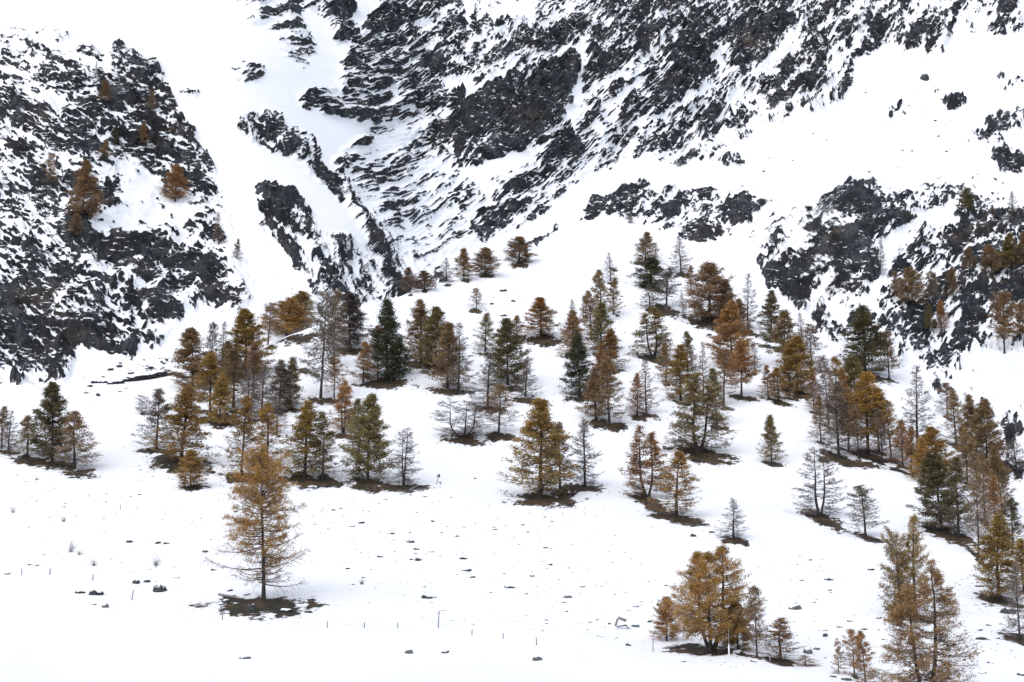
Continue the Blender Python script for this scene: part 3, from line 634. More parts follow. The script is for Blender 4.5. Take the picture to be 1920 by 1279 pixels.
 (1447, 636, 546, 46, 'd', 'cone', 'dark bronze larch standing under the crag gully', .9),
 (1473, 690, 584, 54, 'b', 'high', 'mauve-brown larch with bare lower trunk right of the dark bronze one', .4),
 (1503, 650, 586, 28, 'x', 'bare', 'faint grey larch before the crag foot', .3),
 (1522, 692, 608, 40, 'b', 'tall', 'half-bare tan larch against the snow left of the dark crag', .5),
 (1496, 738, 632, 60, 'g', 'dense', 'dense gold larch with snow lumps, right of the small tawny pair', 1.0),
 (1440, 747, 684, 30, 'o', 'mid', 'small tawny larch, left of a pair on the white strip', 1.0),
 (1460, 756, 690, 40, 'o', 'mid', 'small tawny larch, right of a pair on the white strip', 1.0),
 (1447, 868, 778, 38, 'l', 'cone', 'neat little green-gold larch alone on open snow', .9),
 # right wood
 (1527, 772, 700, 34, 'o', 'mid', 'small tan larch at the left tip of the far right wood', .7),
 (1553, 800, 668, 40, 'x', 'tall', 'brown-grey larch with long bare trunks, left in the far right wood', .5),
 (1569, 778, 670, 32, 'g', 'narrowg', 'narrow gold spire in the far right wood', .3),
 (1622, 700, 574, 76, 'd', 'spruce', 'big dark green-brown conifer under the gully of the crag', .9),
 (1668, 712, 622, 34, 'b', 'tall', 'lone spindly larch with curved bare trunk right of the big dark conifer', .7),
 (1604, 780, 668, 52, 'l', 'dense', 'mossy olive larch behind the tall amber one of the far right wood', .3),
 (1628, 852, 700, 80, 'g', 'high', 'tall amber larch on several bare trunks, centre of the far right wood', 1.0),
 (1648, 846, 730, 50, 'g', 'high', 'amber larch leaning on the tall one, right side', .7),
 (1572, 858, 716, 62, 'x', 'mid', 'mauve-brown larch at the lower left of the far right wood', 1.1),
 (1592, 846, 728, 46, 'b', 'high', 'brown larch left of the tall amber one', .6),
 (1672, 858, 752, 40, 'g', 'tall', 'scrawny gold-brown larch right of the amber trunks', .7),
 (1692, 874, 788, 44, 'o', 'mid', 'tan larch on the edge of the snow tongue', .7),
 (1722, 852, 684, 64, 'b', 'bare', 'tall reddish half-bare larch with fluffy boughs, on the far right slope', .9),
 (1748, 898, 802, 56, 'g', 'dense', 'short dense ochre larch below the reddish half-bare one', .8),
 (1793, 836, 732, 46, 'b', 'mid', 'brown larch with leaning stem near the right scree', .9),
 (1776, 782, 718, 34, 'b', 'tall', 'small brown larch at the foot of the right cliff', .5),
 (1824, 872, 742, 54, 'b', 'cone', 'bulky coppery larch beside the right scree, left half', .9),
 (1852, 884, 750, 54, 'b', 'dense', 'bulky coppery larch beside the right scree, right half', .9),
 (1766, 1000, 848, 70, 'd', 'dense', 'big dark green-gold larch on the steep dark bank, left half', 1.2),
 (1798, 1008, 858, 64, 'd', 'mid', 'big dark green-gold larch on the steep dark bank, right half', 1.0),
 (1835, 1044, 868, 42, 'b', 'tall', 'very slim brown larch with bare trunk right of the dark bank', .6),
 (1864, 1040, 893, 46, 'o', 'mid', 'orange-brown larch behind the slim one near the right edge', .5),
 (1900, 1026, 934, 50, 'd', 'mid', 'green-bronze open larch at the right edge', .4),
 (1873, 1124, 966, 84, 'g', 'cone', 'dense ochre larch by the right edge with a stout trunk', .9),
 (1912, 1200, 1055, 50, 'x', 'bare', 'bare brown-grey larch on the heath at the right edge', 1.2),
 (1918, 1110, 1010, 44, 'g', 'cone', 'golden larch half cut off by the right edge', .4),
 (1586, 790, 690, 34, 'o', 'mid', 'slim tan larch wedged between the gold spire and the olive larch, far right wood', .3),
 (1610, 862, 760, 36, 'b', 'tall', 'thin brown larch at the feet of the amber trunks, far right wood', .5),
 (1540, 830, 742, 36, 'b', 'mid', 'low brown larch under the grey bare-trunked one at the left of the far right wood', .6),
 (1655, 868, 772, 34, 'b', 'tall', 'thin russet larch between the amber trunks and the scrawny gold-brown one', .5),
 (1710, 886, 800, 36, 'o', 'mid', 'small tan larch at the foot of the tall reddish half-bare one', .5),
 (1732, 906, 822, 40, 'g', 'cone', 'stubby gold larch left of the short dense ochre one', .6),
 (1815, 905, 800, 44, 'b', 'mid', 'dull brown larch just below the bulky coppery pair', .6),
 (1848, 985, 850, 46, 'b', 'mid', 'brown larch filling the gap above the very slim one near the right edge', .4),
 (1880, 960, 838, 46, 'b', 'cone', 'brown larch above the green-bronze one near the right edge', .4),
 (1905, 900, 820, 40, 'x', 'bare', 'bare grey larch on the scree at the right edge', .3),
 (1480, 720, 640, 36, 'b', 'mid', 'brown larch half hidden behind the dense gold one with snow lumps', .3),
 (1415, 700, 640, 26, 'x', 'bare', 'faint bare larch on the white strip right of the steeple larch', .2),
 (1290, 700, 622, 36, 'l', 'mid', 'olive larch at the upper left of the right-hand wood', .4),
 (1385, 625, 560, 34, 'b', 'cone', 'small brown larch between the chestnut clump and the dark bare larch', .4),
 (1110, 640, 545, 40, 'b', 'mid', 'brown larch on the left flank of the golden column', .4),
 (1130, 740, 655, 44, 'o', 'cone', 'amber larch just under the bright orange one of the golden column', .4),
 (476, 745, 640, 44, 'b', 'mid', 'dusky brown larch under the right side of the big amber one in the left wood', .3),
 (412, 800, 700, 44, 'g', 'cone', 'amber larch low in the left wood, right of the bare-trunked one', .5),
 # single trees on the lower slope
 (1538, 970, 840, 66, 'x', 'baretwin', 'bare mauve larch with two straight stems on its own dark patch', 1.2),
 (1623, 1006, 910, 56, 'd', 'tall', 'sparse bronze larch with crooked boughs right of the bare two-stemmed one', 1.0),
 (1375, 1010, 934, 50, 'k', 'bare', 'small blue-grey leafless larch alone on a dark oval', 1.1),
 # front right
 (1250, 1196, 1120, 40, 'o', 'plump', 'small orange larch left of the broad golden larch', .0),
 (1383, 1218, 1128, 54, 'g', 'dense', 'low dense gold larch at the right skirt of the broad golden larch', .0),
 (1420, 1236, 1100, 42, 'b', 'tall', 'spindly larch with straight bare trunk right of the broad golden larch', .3),
 (1463, 1243, 1158, 70, 'o', 'mid', 'wide-boughed tawny young larch in the front right', .8),
 (1510, 1252, 1228, 46, 'o', 'young', 'low tawny shoot lying on the snow right of the young larch', .0),
 (1573, 1272, 1196, 26, 'o', 'young', 'thin young larch, leftmost of three at the bottom edge', .0),
 (1602, 1272, 1180, 38, 'o', 'tall', 'twiggy young larch, middle one of three at the bottom edge', .3),
 (1623, 1290, 1182, 44, 'o', 'mid', 'fuller young larch, right one of three at the bottom edge', .3),
]
# trees on the ledges of the cliffs
LEDGE = [
 (180, 152, 115, 16, 'k', 'bare', 'tiny dark bare tree near the top of the left buttress'),
 (193, 203, 148, 30, 'b', 'cone', 'topmost brown larch of the left buttress, below the tiny bare tree'),
 (283, 214, 172, 20, 'b', 'mid', 'faint brown larch on the dark upper right of the left buttress'),
 (268, 274, 229, 27, 'b', 'cone', 'bronze larch in the middle of the left buttress by a snow chute'),
 (218, 264, 228, 16, 'n', 'spruce', 'small dark green conifer beside a snow chute on the left buttress'),
 (193, 308, 262, 24, 'b', 'cone', 'brown larch above the pale grey block on the left buttress'),
 (95, 364, 288, 32, 'b', 'tall', 'dim brown larch on the shaded left part of the buttress'),
 (155, 424, 303, 56, 'b', 'dense', 'biggest dark brown larch on the left buttress'),
 (140, 452, 400, 26, 'b', 'plump', 'small brown larch right under the biggest one on the buttress'),
 (328, 380, 311, 44, 'o', 'plump', 'bright rust larch standing on a snow shelf of the left buttress'),
 (308, 372, 326, 14, 'x', 'bare', 'bare whip of a tree just left of the bright rust larch'),
 (410, 456, 398, 28, 'b', 'bare', 'thin brown larch at the right edge of the left buttress'),
 (443, 492, 448, 20, 'b', 'mid', 'small reddish larch low on the right edge of the left buttress'),
 (1815, 414, 355, 32, 'l', 'top', 'olive larch on the snowy shelf at the upper right'),
 (1861, 412, 384, 16, 'b', 'mid', 'little brown larch between the two on the upper right shelf'),
 (1900, 412, 358, 30, 'x', 'bare', 'bare grey larch at the right of the upper right shelf'),
 (1650, 516, 440, 26, 'd', 'bare', 'dark thin conifer in the snow gully of the right crag'),
 (1678, 566, 508, 30, 'b', 'mid', 'brown larch on the lower left ledge of the right cliff'),
 (1704, 588, 502, 50, 'b', 'plump', 'bushy russet larch on the right cliff, in its shady middle'),
 (1742, 590, 508, 34, 'b', 'tall', 'tall thin larch among rocks right of the bushy russet one'),
 (1764, 622, 562, 32, 'o', 'cone', 'salmon-coloured small larch on the right cliff'),
 (1740, 622, 570, 22, 'l', 'cone', 'olive young larch just left of the salmon-coloured one'),
 (1786, 560, 500, 32, 'b', 'mid', 'brown larch on a sloping ledge above the salmon-coloured one'),
 (1817, 528, 464, 34, 'b', 'high', 'flat-topped brown larch on the right cliff'),
 (1858, 522, 460, 38, 'b', 'plump', 'dusky brown larch above the dark overhang at the right'),
 (1893, 518, 438, 42, 'l', 'dense', 'dense olive-gold larch above the dark overhang at the right'),
 (1917, 520, 436, 30, 'b', 'cone', 'brown larch above the overhang, cut by the right edge'),
 (1886, 656, 553, 54, 'b', 'top', 'flat brown crown on several bare trunks below the overhang'),
 (1918, 652, 572, 30, 'b', 'top', 'brown crown at the right edge below the overhang'),
 (1182, 432, 402, 16, 'b', 'mid', 'very small brown tree among the crags at the hilltop'),
]
PATCHES = [(492, 1141, 125, 26, 0), (455, 1132, 60, 12, .15), (590, 905, 75, 12, .03), (720, 915, 72, 11, 0), (690, 912, 60, 9, 0), (1075, 915, 52, 12, -.02), (1000, 930, 48, 8, 0), (320, 860, 60, 12, .1), (1245, 955, 70, 12, .3),
 (1325, 1220, 85, 15, .06), (1290, 1208, 45, 9, .0), (1400, 1232, 45, 7, .2), (1465, 1244, 45, 8, .1), (1600, 868, 95, 11, .12), (1690, 885, 40, 7, .35), (1745, 955, 18, 9, .9), (1790, 1010, 45, 12, .7), (1835, 1050, 30, 7, .8), (1888, 1130, 50, 9, .35), (1905, 1195, 40, 13, .2),
 (1700, 1150, 45, 17, .35), (585, 630, 55, 7, -.25), (565, 640, 40, 5, -.3), (640, 655, 40, 5, .1), (580, 700, 28, 8, .2), (715, 717, 55, 8, 0), (800, 688, 65, 8, .1), (850, 733, 52, 6, .05), (1340, 600, 55, 12, .15), (1300, 835, 40, 9, .3),
 (1340, 850, 40, 9, .35), (1240, 585, 45, 9, .05), (1560, 700, 30, 7, .2), (1470, 745, 45, 3.5, .3), (1455, 655, 45, 8, .25), (1180, 520, 10, 4, .1), (1150, 505, 14, 6, .2), (420, 780, 40, 9, 0), (515, 770, 40, 5, 0), (380, 770, 35, 6, 0), (60, 868, 75, 8, .13)]

def add_turf(u, v, ru, rv, tilt=0.0):
    """bare ground round a tree: an uneven ellipse on the slope"""
    i0, i1 = np.searchsorted(U, [u - ru * 1.5, u + ru * 1.5])
    if i1 <= i0: return
    uu = GU[i0:i1, :NH]; vv = GV[i0:i1, :NH] - v - (uu - u) * tilt
    xx, yy = P[i0:i1, :NH, 0], P[i0:i1, :NH, 1]
    d = 1 - np.hypot((uu - u) / ru, vv / rv)
    val = d * 0.9 + 0.22 + 0.34 * perlin(xx / 2.2, yy / 4.0, 95) + 0.22 * perlin(xx / .7, yy / 1.4, 96)
    val = np.where(d < -0.5, -1, val)
    TURF[i0:i1, :NH] = np.maximum(TURF[i0:i1, :NH], val)

for (u, vb, vt, w, col, key, label, mo) in TREES:
    if mo: add_turf(u + w * .06, vb + w * .05, w * .84 * mo, max(4.2, w * .19 * mo), 0.04 if u < 1150 else 0.20 if u < 1500 else 0.32)
for p in PATCHES: add_turf(*p)

# ------------------------------------------------------------------ terrain meshes
TURF[:, NH - 1:] = np.minimum(TURF[:, NH - 1:], -0.2)
vid = np.arange(NC * NR).reshape(NC, NR)
quads = np.stack([vid[:-1, :-1], vid[1:, :-1], vid[1:, 1:], vid[:-1, 1:]], axis=2)
cu = GU[:-1, :-1]; cv = GV[:-1, :-1]; row = np.arange(NR - 1)[None].repeat(NC - 1, 0)
hill = row < NH - 1
bnd = np.interp(cv, [-150, 60, 200, 330, 480, 560, 720], [380, 420, 560, 640, 745, 800, 800])
left = ~hill & (cu < bnd)
right = ~hill & ~left & (cu > np.interp(cv, [300, 345, 440, 520], [2500, 1060, 1060, 1300])) & (cv > 338)
mount_ = ~hill & ~left & ~right
flat = P2.reshape(-1, 3)
for nm, m, lab in (('snow_slope', hill, 'open snow slope with trees'), ('cliff', left, 'dark rock buttress'), ('crag', right, 'crags above the trees'), ('mountain', mount_, 'mountain face of rock and snow')):
    q = quads[m]
    used = np.unique(q); remap = np.full(NC * NR, -1, np.int64); remap[used] = np.arange(len(used))
    me = mesh_arrays(nm, flat[used], remap[q], M_TERRAIN, True, {'rock': M.ravel()[used], 'turf': TURF.ravel()[used]})
    tag(link(nm, me), kind='structure')

# ------------------------------------------------------------------ trees
def tubes(pts, rad, sides):
    """pts (n,k,3), rad (n,k) -> verts, quads for n tapered tubes"""
    n, k, _ = pts.shape
    tan = np.gradient(pts, axis=1); tan /= np.linalg.norm(tan, axis=2, keepdims=True) + 1e-9
    ref = np.where(np.abs(tan[..., 2:3]) > 0.9, np.array([1., 0, 0]), np.array([0, 0, 1.]))
    a = np.cross(tan, ref); a /= np.linalg.norm(a, axis=2, keepdims=True) + 1e-9
    b = np.cross(tan, a)
    an = np.arange(sides) / sides * 2 * math.pi
    v = pts[:, :, None] + rad[:, :, None, None] * (a[:, :, None] * np.cos(an)[None, None, :, None] + b[:, :, None] * np.sin(an)[None, None, :, None])
    idx = np.arange(n * k * sides).reshape(n, k, sides)
    nx = np.roll(idx, -1, axis=2)
    q = np.stack([idx[:, :-1], nx[:, :-1], nx[:, 1:], idx[:, 1:]], axis=3).reshape(-1, 4)
    return v.reshape(-1, 3), q

def unit(a): return a / (np.linalg.norm(a, axis=-1, keepdims=True) + 1e-9)

def make_tree(name, seed, H=10.0, R=2.0, cb=0.12, prims=70, sec=11, leaves=7, leafsize=0.30, profile='cone',
              leafy=(1.0, 1.0), stems=1, spread=0.5, droop=0.0, up_top=45, trunk_r=0.115, twigs=3, lean=0.0, stem_base=0.0, extra=None, irregular=0.28, sagk=1.0):
    """a larch: stems, boughs with side twigs, and needle tufts along the twigs.
    leafy: how many of the tufts still hang at the foot and at the top of the crown"""
    r = RS(seed)
    SP, SR, prim_pts, prim_rad, prim_h = [], [], [], [], []
    for s in range(stems):
        hs = H if s == 0 else H * r.uniform(0.8, 0.97)
        z = np.linspace(0, 1, 9)
        ang = r.uniform(0, 6.28) if stems < 3 else s * 6.28 / stems + r.uniform(-.4, .4)
        if stems == 2: ang = 0.3 + s * math.pi
        off = spread * (0 if stems == 1 else 1) * np.array([math.cos(ang), math.sin(ang)])
        wob = r.normal(0, 0.012 * H, (9, 2)); wob[0] = 0; wob = np.cumsum(wob, axis=0) * 0.4 * z[:, None]
        fl = np.minimum(1, z / 0.3) ** 0.7
        st = np.zeros((9, 3)); st[:, :2] = off[None] * (stem_base + (1 - stem_base) * fl[:, None]) + wob + lean * z[:, None] ** 1.5 * H * np.array([1, 0])
        st[:, 2] = z * hs - 0.5 * (z == 0)
        rad = trunk_r * (1 if s == 0 else 0.85) * ((1 - z) ** 0.85 * 0.95 + 0.05); rad[0] *= 1.35; rad[-1] = 0.012
        SP.append(st); SR.append(rad)
        n = int(prims * (1 if stems == 1 else 0.75 if stems == 2 else 0.55))
        h = cb + (0.995 - cb) * ((np.arange(n) + r.rand(n)) / n) ** 0.95
        if s > 0: h = h * 1.0
        az = np.arange(n) * 2.39996 + r.normal(0, .5, n)
        if stems > 1:   # boughs mostly point away from the neighbouring stem
            fl_ = r.rand(n) < 0.45
            az = np.where(fl_, ang + r.normal(0, .9, n), az)
        x = (h - cb) / (1 - cb)
        if profile == 'cone': pr = (1 - x) ** 0.95 * (0.75 + 0.25 * np.minimum(1, x / 0.15))
        elif profile == 'full': pr = np.minimum(1.0, ((1 - x) * 1.35)) ** 0.95 * (0.8 + 0.2 * np.minimum(1, x / 0.2))
        elif profile == 'round': pr = np.sqrt(np.clip(1 - (1.25 * (x - 0.35)) ** 2, 0.02, 1)) * (1 - 0.25 * x)
        elif profile == 'plump': pr = np.interp(x, [0, .12, .3, .55, .8, .93, 1], [.78, .95, 1.0, .78, .42, .18, .03])
        elif profile == 'narrow': pr = (1 - x) ** 0.6 * (0.85 + 0.15 * np.minimum(1, x / 0.15))
        elif profile == 'top': pr = np.sqrt(np.clip(1 - (1.6 * (x - 0.45)) ** 2, 0.05, 1)) * (1 - 0.45 * x)
        elif profile == 'lone': pr = np.interp(x, [0, .1, .22, .42, .52, .56, .62, .75, .88, 1], [.95, .9, 1.0, .92, .72, .82, .80, .66, .45, .06])
        L = R * pr * r.uniform(1 - irregular * 1.4, 1 + irregular * 0.55, n) + 0.08
        if stems > 1: L = L * 0.85
        e0 = np.radians(np.interp(x, [0, .25, .6, 1], [-6 - droop, 4 - droop * 0.7, 18 - droop * .4, up_top])) + r.normal(0, .13, n)
        if extra: extra(r, x, az, L, e0)
        base = np.stack([np.interp(h * 1.0, z * hs / hs, st[:, k]) for k in range(3)], axis=1)
        t = np.linspace(0, 1, 6)[None]
        rr_ = L[:, None] * t
        sag = np.interp(x, [0, .5, 1], [0.16, 0.10, 0.0])[:, None] * L[:, None] * sagk
        zz = np.tan(e0)[:, None] * rr_ - sag * (np.sin(t * math.pi) * 0.9) + 0.10 * L[:, None] * t ** 3
        wy = r.normal(0, .06, n)[:, None] * L[:, None] * np.sin(t * 3.0)
        ca, sa = np.cos(az)[:, None], np.sin(az)[:, None]
        p = np.stack([base[:, 0:1] + ca * rr_ - sa * wy, base[:, 1:2] + sa * rr_ + ca * wy, base[:, 2:3] + zz], axis=2)
        prim_pts.append(p); prim_h.append(x)
        pr0 = np.clip(0.017 * L + 0.008, 0.012, 0.09)[:, None]
        prim_rad.append(pr0 * (1 - 0.85 * t))
    trunks = []
    for st, rad in zip(SP, SR):
        v, q = tubes(st[None], rad[None], 7); trunks.append(mesh_arrays(name + '_trunk', v, q, M_BARK, True))
    PP = np.concatenate(prim_pts); PR = np.concatenate(prim_rad); PH = np.concatenate(prim_h)
    V, Q = tubes(PP, PR, 3); tone = np.full(len(V), 0.15)
    # side twigs
    plen = np.linalg.norm(PP[:, -1] - PP[:, 0], axis=1)
    cnt = np.maximum(2, (sec * np.sqrt(plen / R) * 1.15).astype(int))
    pi = np.repeat(np.arange(len(PP)), cnt); m = len(pi)
    tq = 0.12 + 0.9 * r.rand(m) ** 0.8; tq = np.clip(tq, 0, 0.999)
    k = (tq * 5).astype(int); fr = (tq * 5 - k)[:, None]
    S0 = PP[pi, k] * (1 - fr) + PP[pi, k + 1] * fr
    dirp = unit(PP[pi, k + 1] - PP[pi, k])
    side = unit(np.cross(dirp, np.array([0, 0, 1.]))) * np.where(r.rand(m) < .5, 1, -1)[:, None]
    ang = r.uniform(0.35, 1.15, m)[:, None]
    d2 = unit(dirp * np.cos(ang) + side * np.sin(ang) + np.array([0, 0, 1.]) * r.normal(-0.05 - droop * .012, 0.6, m)[:, None])
    l2 = plen[pi] * 0.36 * (1.12 - 0.72 * tq) * r.uniform(.5, 1.2, m) + 0.10
    h2 = PH[pi]
    def spikes(S, d, l, w):
        a = unit(np.cross(d, r.normal(0, 1, d.shape))) * w[:, None]
        b = unit(np.cross(d, a)) * w[:, None]
        e = S + d * l[:, None]
        v = np.stack([S + a, S - .5 * a + .87 * b, S - .5 * a - .87 * b, e], axis=1).reshape(-1, 3)
        i = np.arange(len(S))[:, None] * 4
        return v, np.concatenate([i + [0, 1, 3], i + [1, 2, 3], i + [2, 0, 3]], axis=0)
    v2, f2 = spikes(S0, d2, l2, np.full(m, 0.014))
    # fine twigs
    TV, TF_, TT = [v2], [f2], [np.full(len(v2), .35)]
    if twigs:
        ti = np.repeat(np.arange(m), twigs); tf = r.uniform(.15, 1, len(ti))[:, None]
        S3 = S0[ti] + d2[ti] * l2[ti][:, None] * tf
        d3 = unit(d2[ti] * .8 + r.normal(0, .5, (len(ti), 3)))
        l3 = l2[ti] * r.uniform(.25, .6, len(ti))
        a = unit(np.cross(d3, r.normal(0, 1, d3.shape))) * 0.011
        v3 = np.stack([S3 + a, S3 - a, S3 + d3 * l3[:, None]], axis=1).reshape(-1, 3)
        TF_.append(np.arange(len(v3)).reshape(-1, 3) + len(v2)); TV.append(v3); TT.append(np.repeat(r.uniform(.4, 1, len(ti)), 3))
    tri = np.concatenate([np.stack([Q[:, 0], Q[:, 1], Q[:, 2]], 1), np.stack([Q[:, 0], Q[:, 2], Q[:, 3]], 1), np.concatenate(TF_) + len(V)])
    crown = mesh_arrays(name + '_crown', np.concatenate([V] + TV), tri, M_TWIG, False, {'tone': np.concatenate([tone] + TT)})
    # needle tufts: narrow blades along the twigs and the outer boughs
    lf = np.interp(h2, [0, .25, .55, 1], [leafy[0], leafy[0] * .6 + leafy[1] * .4, leafy[1], leafy[1]])
    patch = 0.6 + 0.8 * perlin(S0[:, 0] * .9 + seed, S0[:, 2] * .9 + S0[:, 1] * .7, seed)
    c3 = r.poisson(np.clip(leaves * lf * np.clip(patch, 0.05, 1.5), 0, 30))
    li = np.repeat(np.arange(m), c3); nl = len(li)
    foliage = None
    if nl:
        f = r.uniform(0.05, 1.05, nl)[:, None]
        c = S0[li] + d2[li] * (l2[li][:, None] * f) + r.normal(0, .12, (nl, 3))
        d = unit(d2[li] * .7 + r.normal(0, .55, (nl, 3)))
        ll = leafsize * r.uniform(.6, 1.3, nl)[:, None]; ww = leafsize * r.uniform(.20, .38, nl)[:, None]
        a = unit(np.cross(d, r.normal(0, 1, d.shape))) * ww * .5
        v = np.stack([c - d * ll * .5, c - a, c + d * ll * .5, c + a], axis=1).reshape(-1, 3)
        fq = np.arange(nl * 4).reshape(-1, 4)
        clump = np.clip(.5 + .35 * perlin(S0[:, 0] * 1.3 + 3, S0[:, 2] * 1.3 + S0[:, 1], seed + 1), 0, 1)
        tn = np.clip(.08 + .9 * clump[li] + r.normal(0, .18, nl), 0, .95)
        tn[(r.rand(nl) < 0.004)] = 1.0
        foliage = mesh_arrays(name + '_needles', v, fq, M_NEEDLE, False, {'tone': np.repeat(tn, 4)})
    return dict(H=H, R=R, trunks=trunks, crown=crown, foliage=foliage)

KIND = {}
def kinds(key, n, **kw):
    KIND[key] = [make_tree(key, hash_seed + i, **kw) for i, hash_seed in ((j, abs(sum(map(ord, key))) * 7) for j in range(n))]
kinds('dense', 2, prims=125, sec=17, leaves=15, leafy=(0.7, 1.1), cb=.08, profile='full', leafsize=.26, irregular=.34)
kinds('cone', 3, prims=115, sec=16, leaves=12, leafy=(0.5, 1.05), cb=.09, profile='cone', leafsize=.26, irregular=.36)
kinds('mid', 4, prims=100, sec=15, leaves=9.5, leafy=(0.28, 1.0), cb=.10, profile='cone', leafsize=.25, twigs=5, irregular=.40)
kinds('bare', 3, prims=85, sec=14, leaves=2.4, leafy=(.9, .9), cb=.07, profile='cone', twigs=13, leafsize=.21, irregular=.40)
kinds('tall', 3, prims=85, sec=13, leaves=7.5, leafy=(.2, 1.0), cb=.20, profile='narrow', twigs=7, leafsize=.245, irregular=.44)
kinds('twin', 2, prims=95, sec=15, leaves=10, leafy=(.45, 1.0), cb=.10, profile='cone', stems=2, spread=.42, leafsize=.25, twigs=5, irregular=.38)
kinds('baretwin', 2, prims=85, sec=13, leaves=1.6, leafy=(.6, .8), cb=.07, profile='narrow', stems=2, spread=.32, twigs=12, leafsize=.21, irregular=.38)
kinds('plump', 2, prims=120, sec=16, leaves=13, leafy=(.7, 1.0), cb=.09, profile='plump', leafsize=.255, irregular=.36)
kinds('round', 1, prims=110, sec=16, leaves=13, leafy=(.7, 1.0), cb=.10, profile='round', stems=1, leafsize=.265, irregular=.36)
kinds('bush', 1, prims=90, sec=13, leaves=2.4, leafy=(.8, .8), cb=.08, profile='round', stems=3, spread=1.0, twigs=12, leafsize=.2, trunk_r=.10)
kinds('top', 1, prims=105, sec=15, leaves=13, leafy=(.9, 1.0), cb=.32, profile='top', leafsize=.265, irregular=.36)
kinds('high', 3, prims=95, sec=15, leaves=12, leafy=(.6, 1.0), cb=.26, profile='cone', leafsize=.255, irregular=.40)
kinds('spruce', 2, prims=130, sec=17, leaves=13, leafy=(.95, 1.1), cb=.05, profile='cone', droop=10, up_top=30, leafsize=.24)
kinds('young', 1, prims=46, sec=11, leaves=8, leafy=(.5, .9), cb=.08, profile='cone', leafsize=.36, trunk_r=.10, twigs=3)
COLOR = {'g': (.335, .206, .062), 'o': (.345, .192, .078), 'b': (.262, .170, .088), 'l': (.215, .170, .070), 'n': (.080, .094, .050), 'd': (.152, .124, .056), 'x': (.225, .182, .152), 'k': (.125, .104, .100), 't': (.315, .206, .082)}
rng = random.Random(7)
def plant(u, vb, vt, w, col, key, label, moat=1.0, group='larches on the snowy hillside', cat='larch tree', name='larch_tree', rot=None, behind=False, protos=None, lean=0.0, fit=0.66):
    i, j, g = ground(u, vb, behind)
    Y = g[1]
    du, dyv, dzv = ray(u, vt)
    Hm = Y * dzv / dyv - g[2]
    Wm = w / F * Y / dyv
    pr = (protos or KIND[key]); pr = pr[rng.randrange(len(pr))] if isinstance(pr, list) else pr
    o = bpy.data.objects.new(name, None); COL.objects.link(o)
    o.empty_display_size = 0.5
    o.location = g - np.array([0, 0, 0.05])
    o.rotation_euler = (rng.uniform(-.03, .03), lean + rng.gauss(0, .03), rng.uniform(0, 6.28) if rot is None else rot)
    sx = Wm / (2 * pr['R'] * (0.86 if behind else fit)); sz = Hm / pr['H']
    o.scale = (sx, sx, sz)
    for t in pr['trunks']: link('trunk', t, o)
    c = link('crown', pr['crown'], o)
    if pr['foliage']:
        f = link('needles', pr['foliage'], c)
        k = rng.uniform(.82, 1.18)
        cc = COLOR[col]; f.color = (cc[0] * k * rng.uniform(.93, 1.07), cc[1] * k, cc[2] * k * rng.uniform(.9, 1.1), 1)
    tag(o, label, cat, group)
    if moat and not behind and j < NH:
        tl = 0.05 if u < 1150 else 0.22 if u < 1500 else 0.35
        add_turf(u + w * .05, vb + w * .06, w * .62 * moat, max(3.5, w * .15 * moat), tl)
    return o

# ------------------------------------------------------------------ trees in their places
KIND['narrowg'] = [make_tree('narrowg', 501, prims=70, sec=10, leaves=7, leafy=(.4, 1.0), cb=.2, profile='narrow', leafsize=.28, R=1.4)]
for (u, vb, vt, w, col, key, label, mo) in TREES:
    nm, ct = ('conifer', 'conifer') if 'conifer' in label else ('dead_tree', 'dead tree') if 'snag' in label else ('larch_tree', 'larch tree')
    plant(u, vb, vt, w, col, key, label, 0, name=nm, cat=ct)
for (u, vb, vt, w, col, key, label) in LEDGE:
    nm, ct = ('conifer', 'conifer') if 'conifer' in label else ('larch_tree', 'larch tree')
    plant(u, vb, vt, w, col, key, label, 0, name=nm, cat=ct, behind=True, group='larches on the cliff ledges')

# the big ones in front
def lone_extra(r, x, az, L, e0):
    low = x < .5
    e0[low] = r.normal(.06, .12, low.sum()); L[low] *= r.uniform(.5, 1.18, low.sum())
HERO = make_tree('lone_larch', 77, H=14.0, R=4.1, cb=.11, prims=160, sec=19, leaves=25, leafsize=.19, profile='lone', leafy=(.10, 1.3), trunk_r=.19, twigs=3, extra=lone_extra, irregular=.34, up_top=50, sagk=.45)
plant(494, 1130, 856, 150, 'g', None, 'lone tall larch in front with dense golden top and nearly bare lower boughs', protos=HERO, rot=.4, group='larches in the foreground', fit=.92)
BROAD = make_tree('broad_larch', 91, H=11.0, R=3.6, cb=.17, prims=150, sec=17, leaves=22, leafsize=.20, profile='full', leafy=(1.0, 1.0), stems=3, spread=1.0, trunk_r=.20, twigs=2)
plant(1333, 1222, 1024, 150, 'g', None, 'broad golden larch with several trunks in the front right', protos=BROAD, rot=.2, group='larches in the foreground', fit=.92)
PAIR = make_tree('pair_larch', 35, H=13.0, R=4.0, cb=.04, prims=140, sec=18, leaves=16, leafsize=.19, profile='cone', leafy=(.75, 1.2), stems=2, spread=.75, trunk_r=.17, twigs=4, droop=3)
plant(1738, 1318, 1050, 215, 't', None, 'big tawny larch on two slender trunks in the lower right corner', protos=PAIR, rot=.1, group='larches in the foreground', fit=.92)
BACK = make_tree('back_larch', 36, H=11.0, R=3.0, cb=.05, prims=110, sec=17, leaves=13, leafsize=.235, profile='cone', leafy=(1.0, 1.0), trunk_r=.22, twigs=3)
plant(1716, 1162, 966, 92, 't', None, 'tall tawny larch with a ragged top behind the big two-trunk one', protos=BACK, rot=.9, group='larches in the foreground', fit=.92)
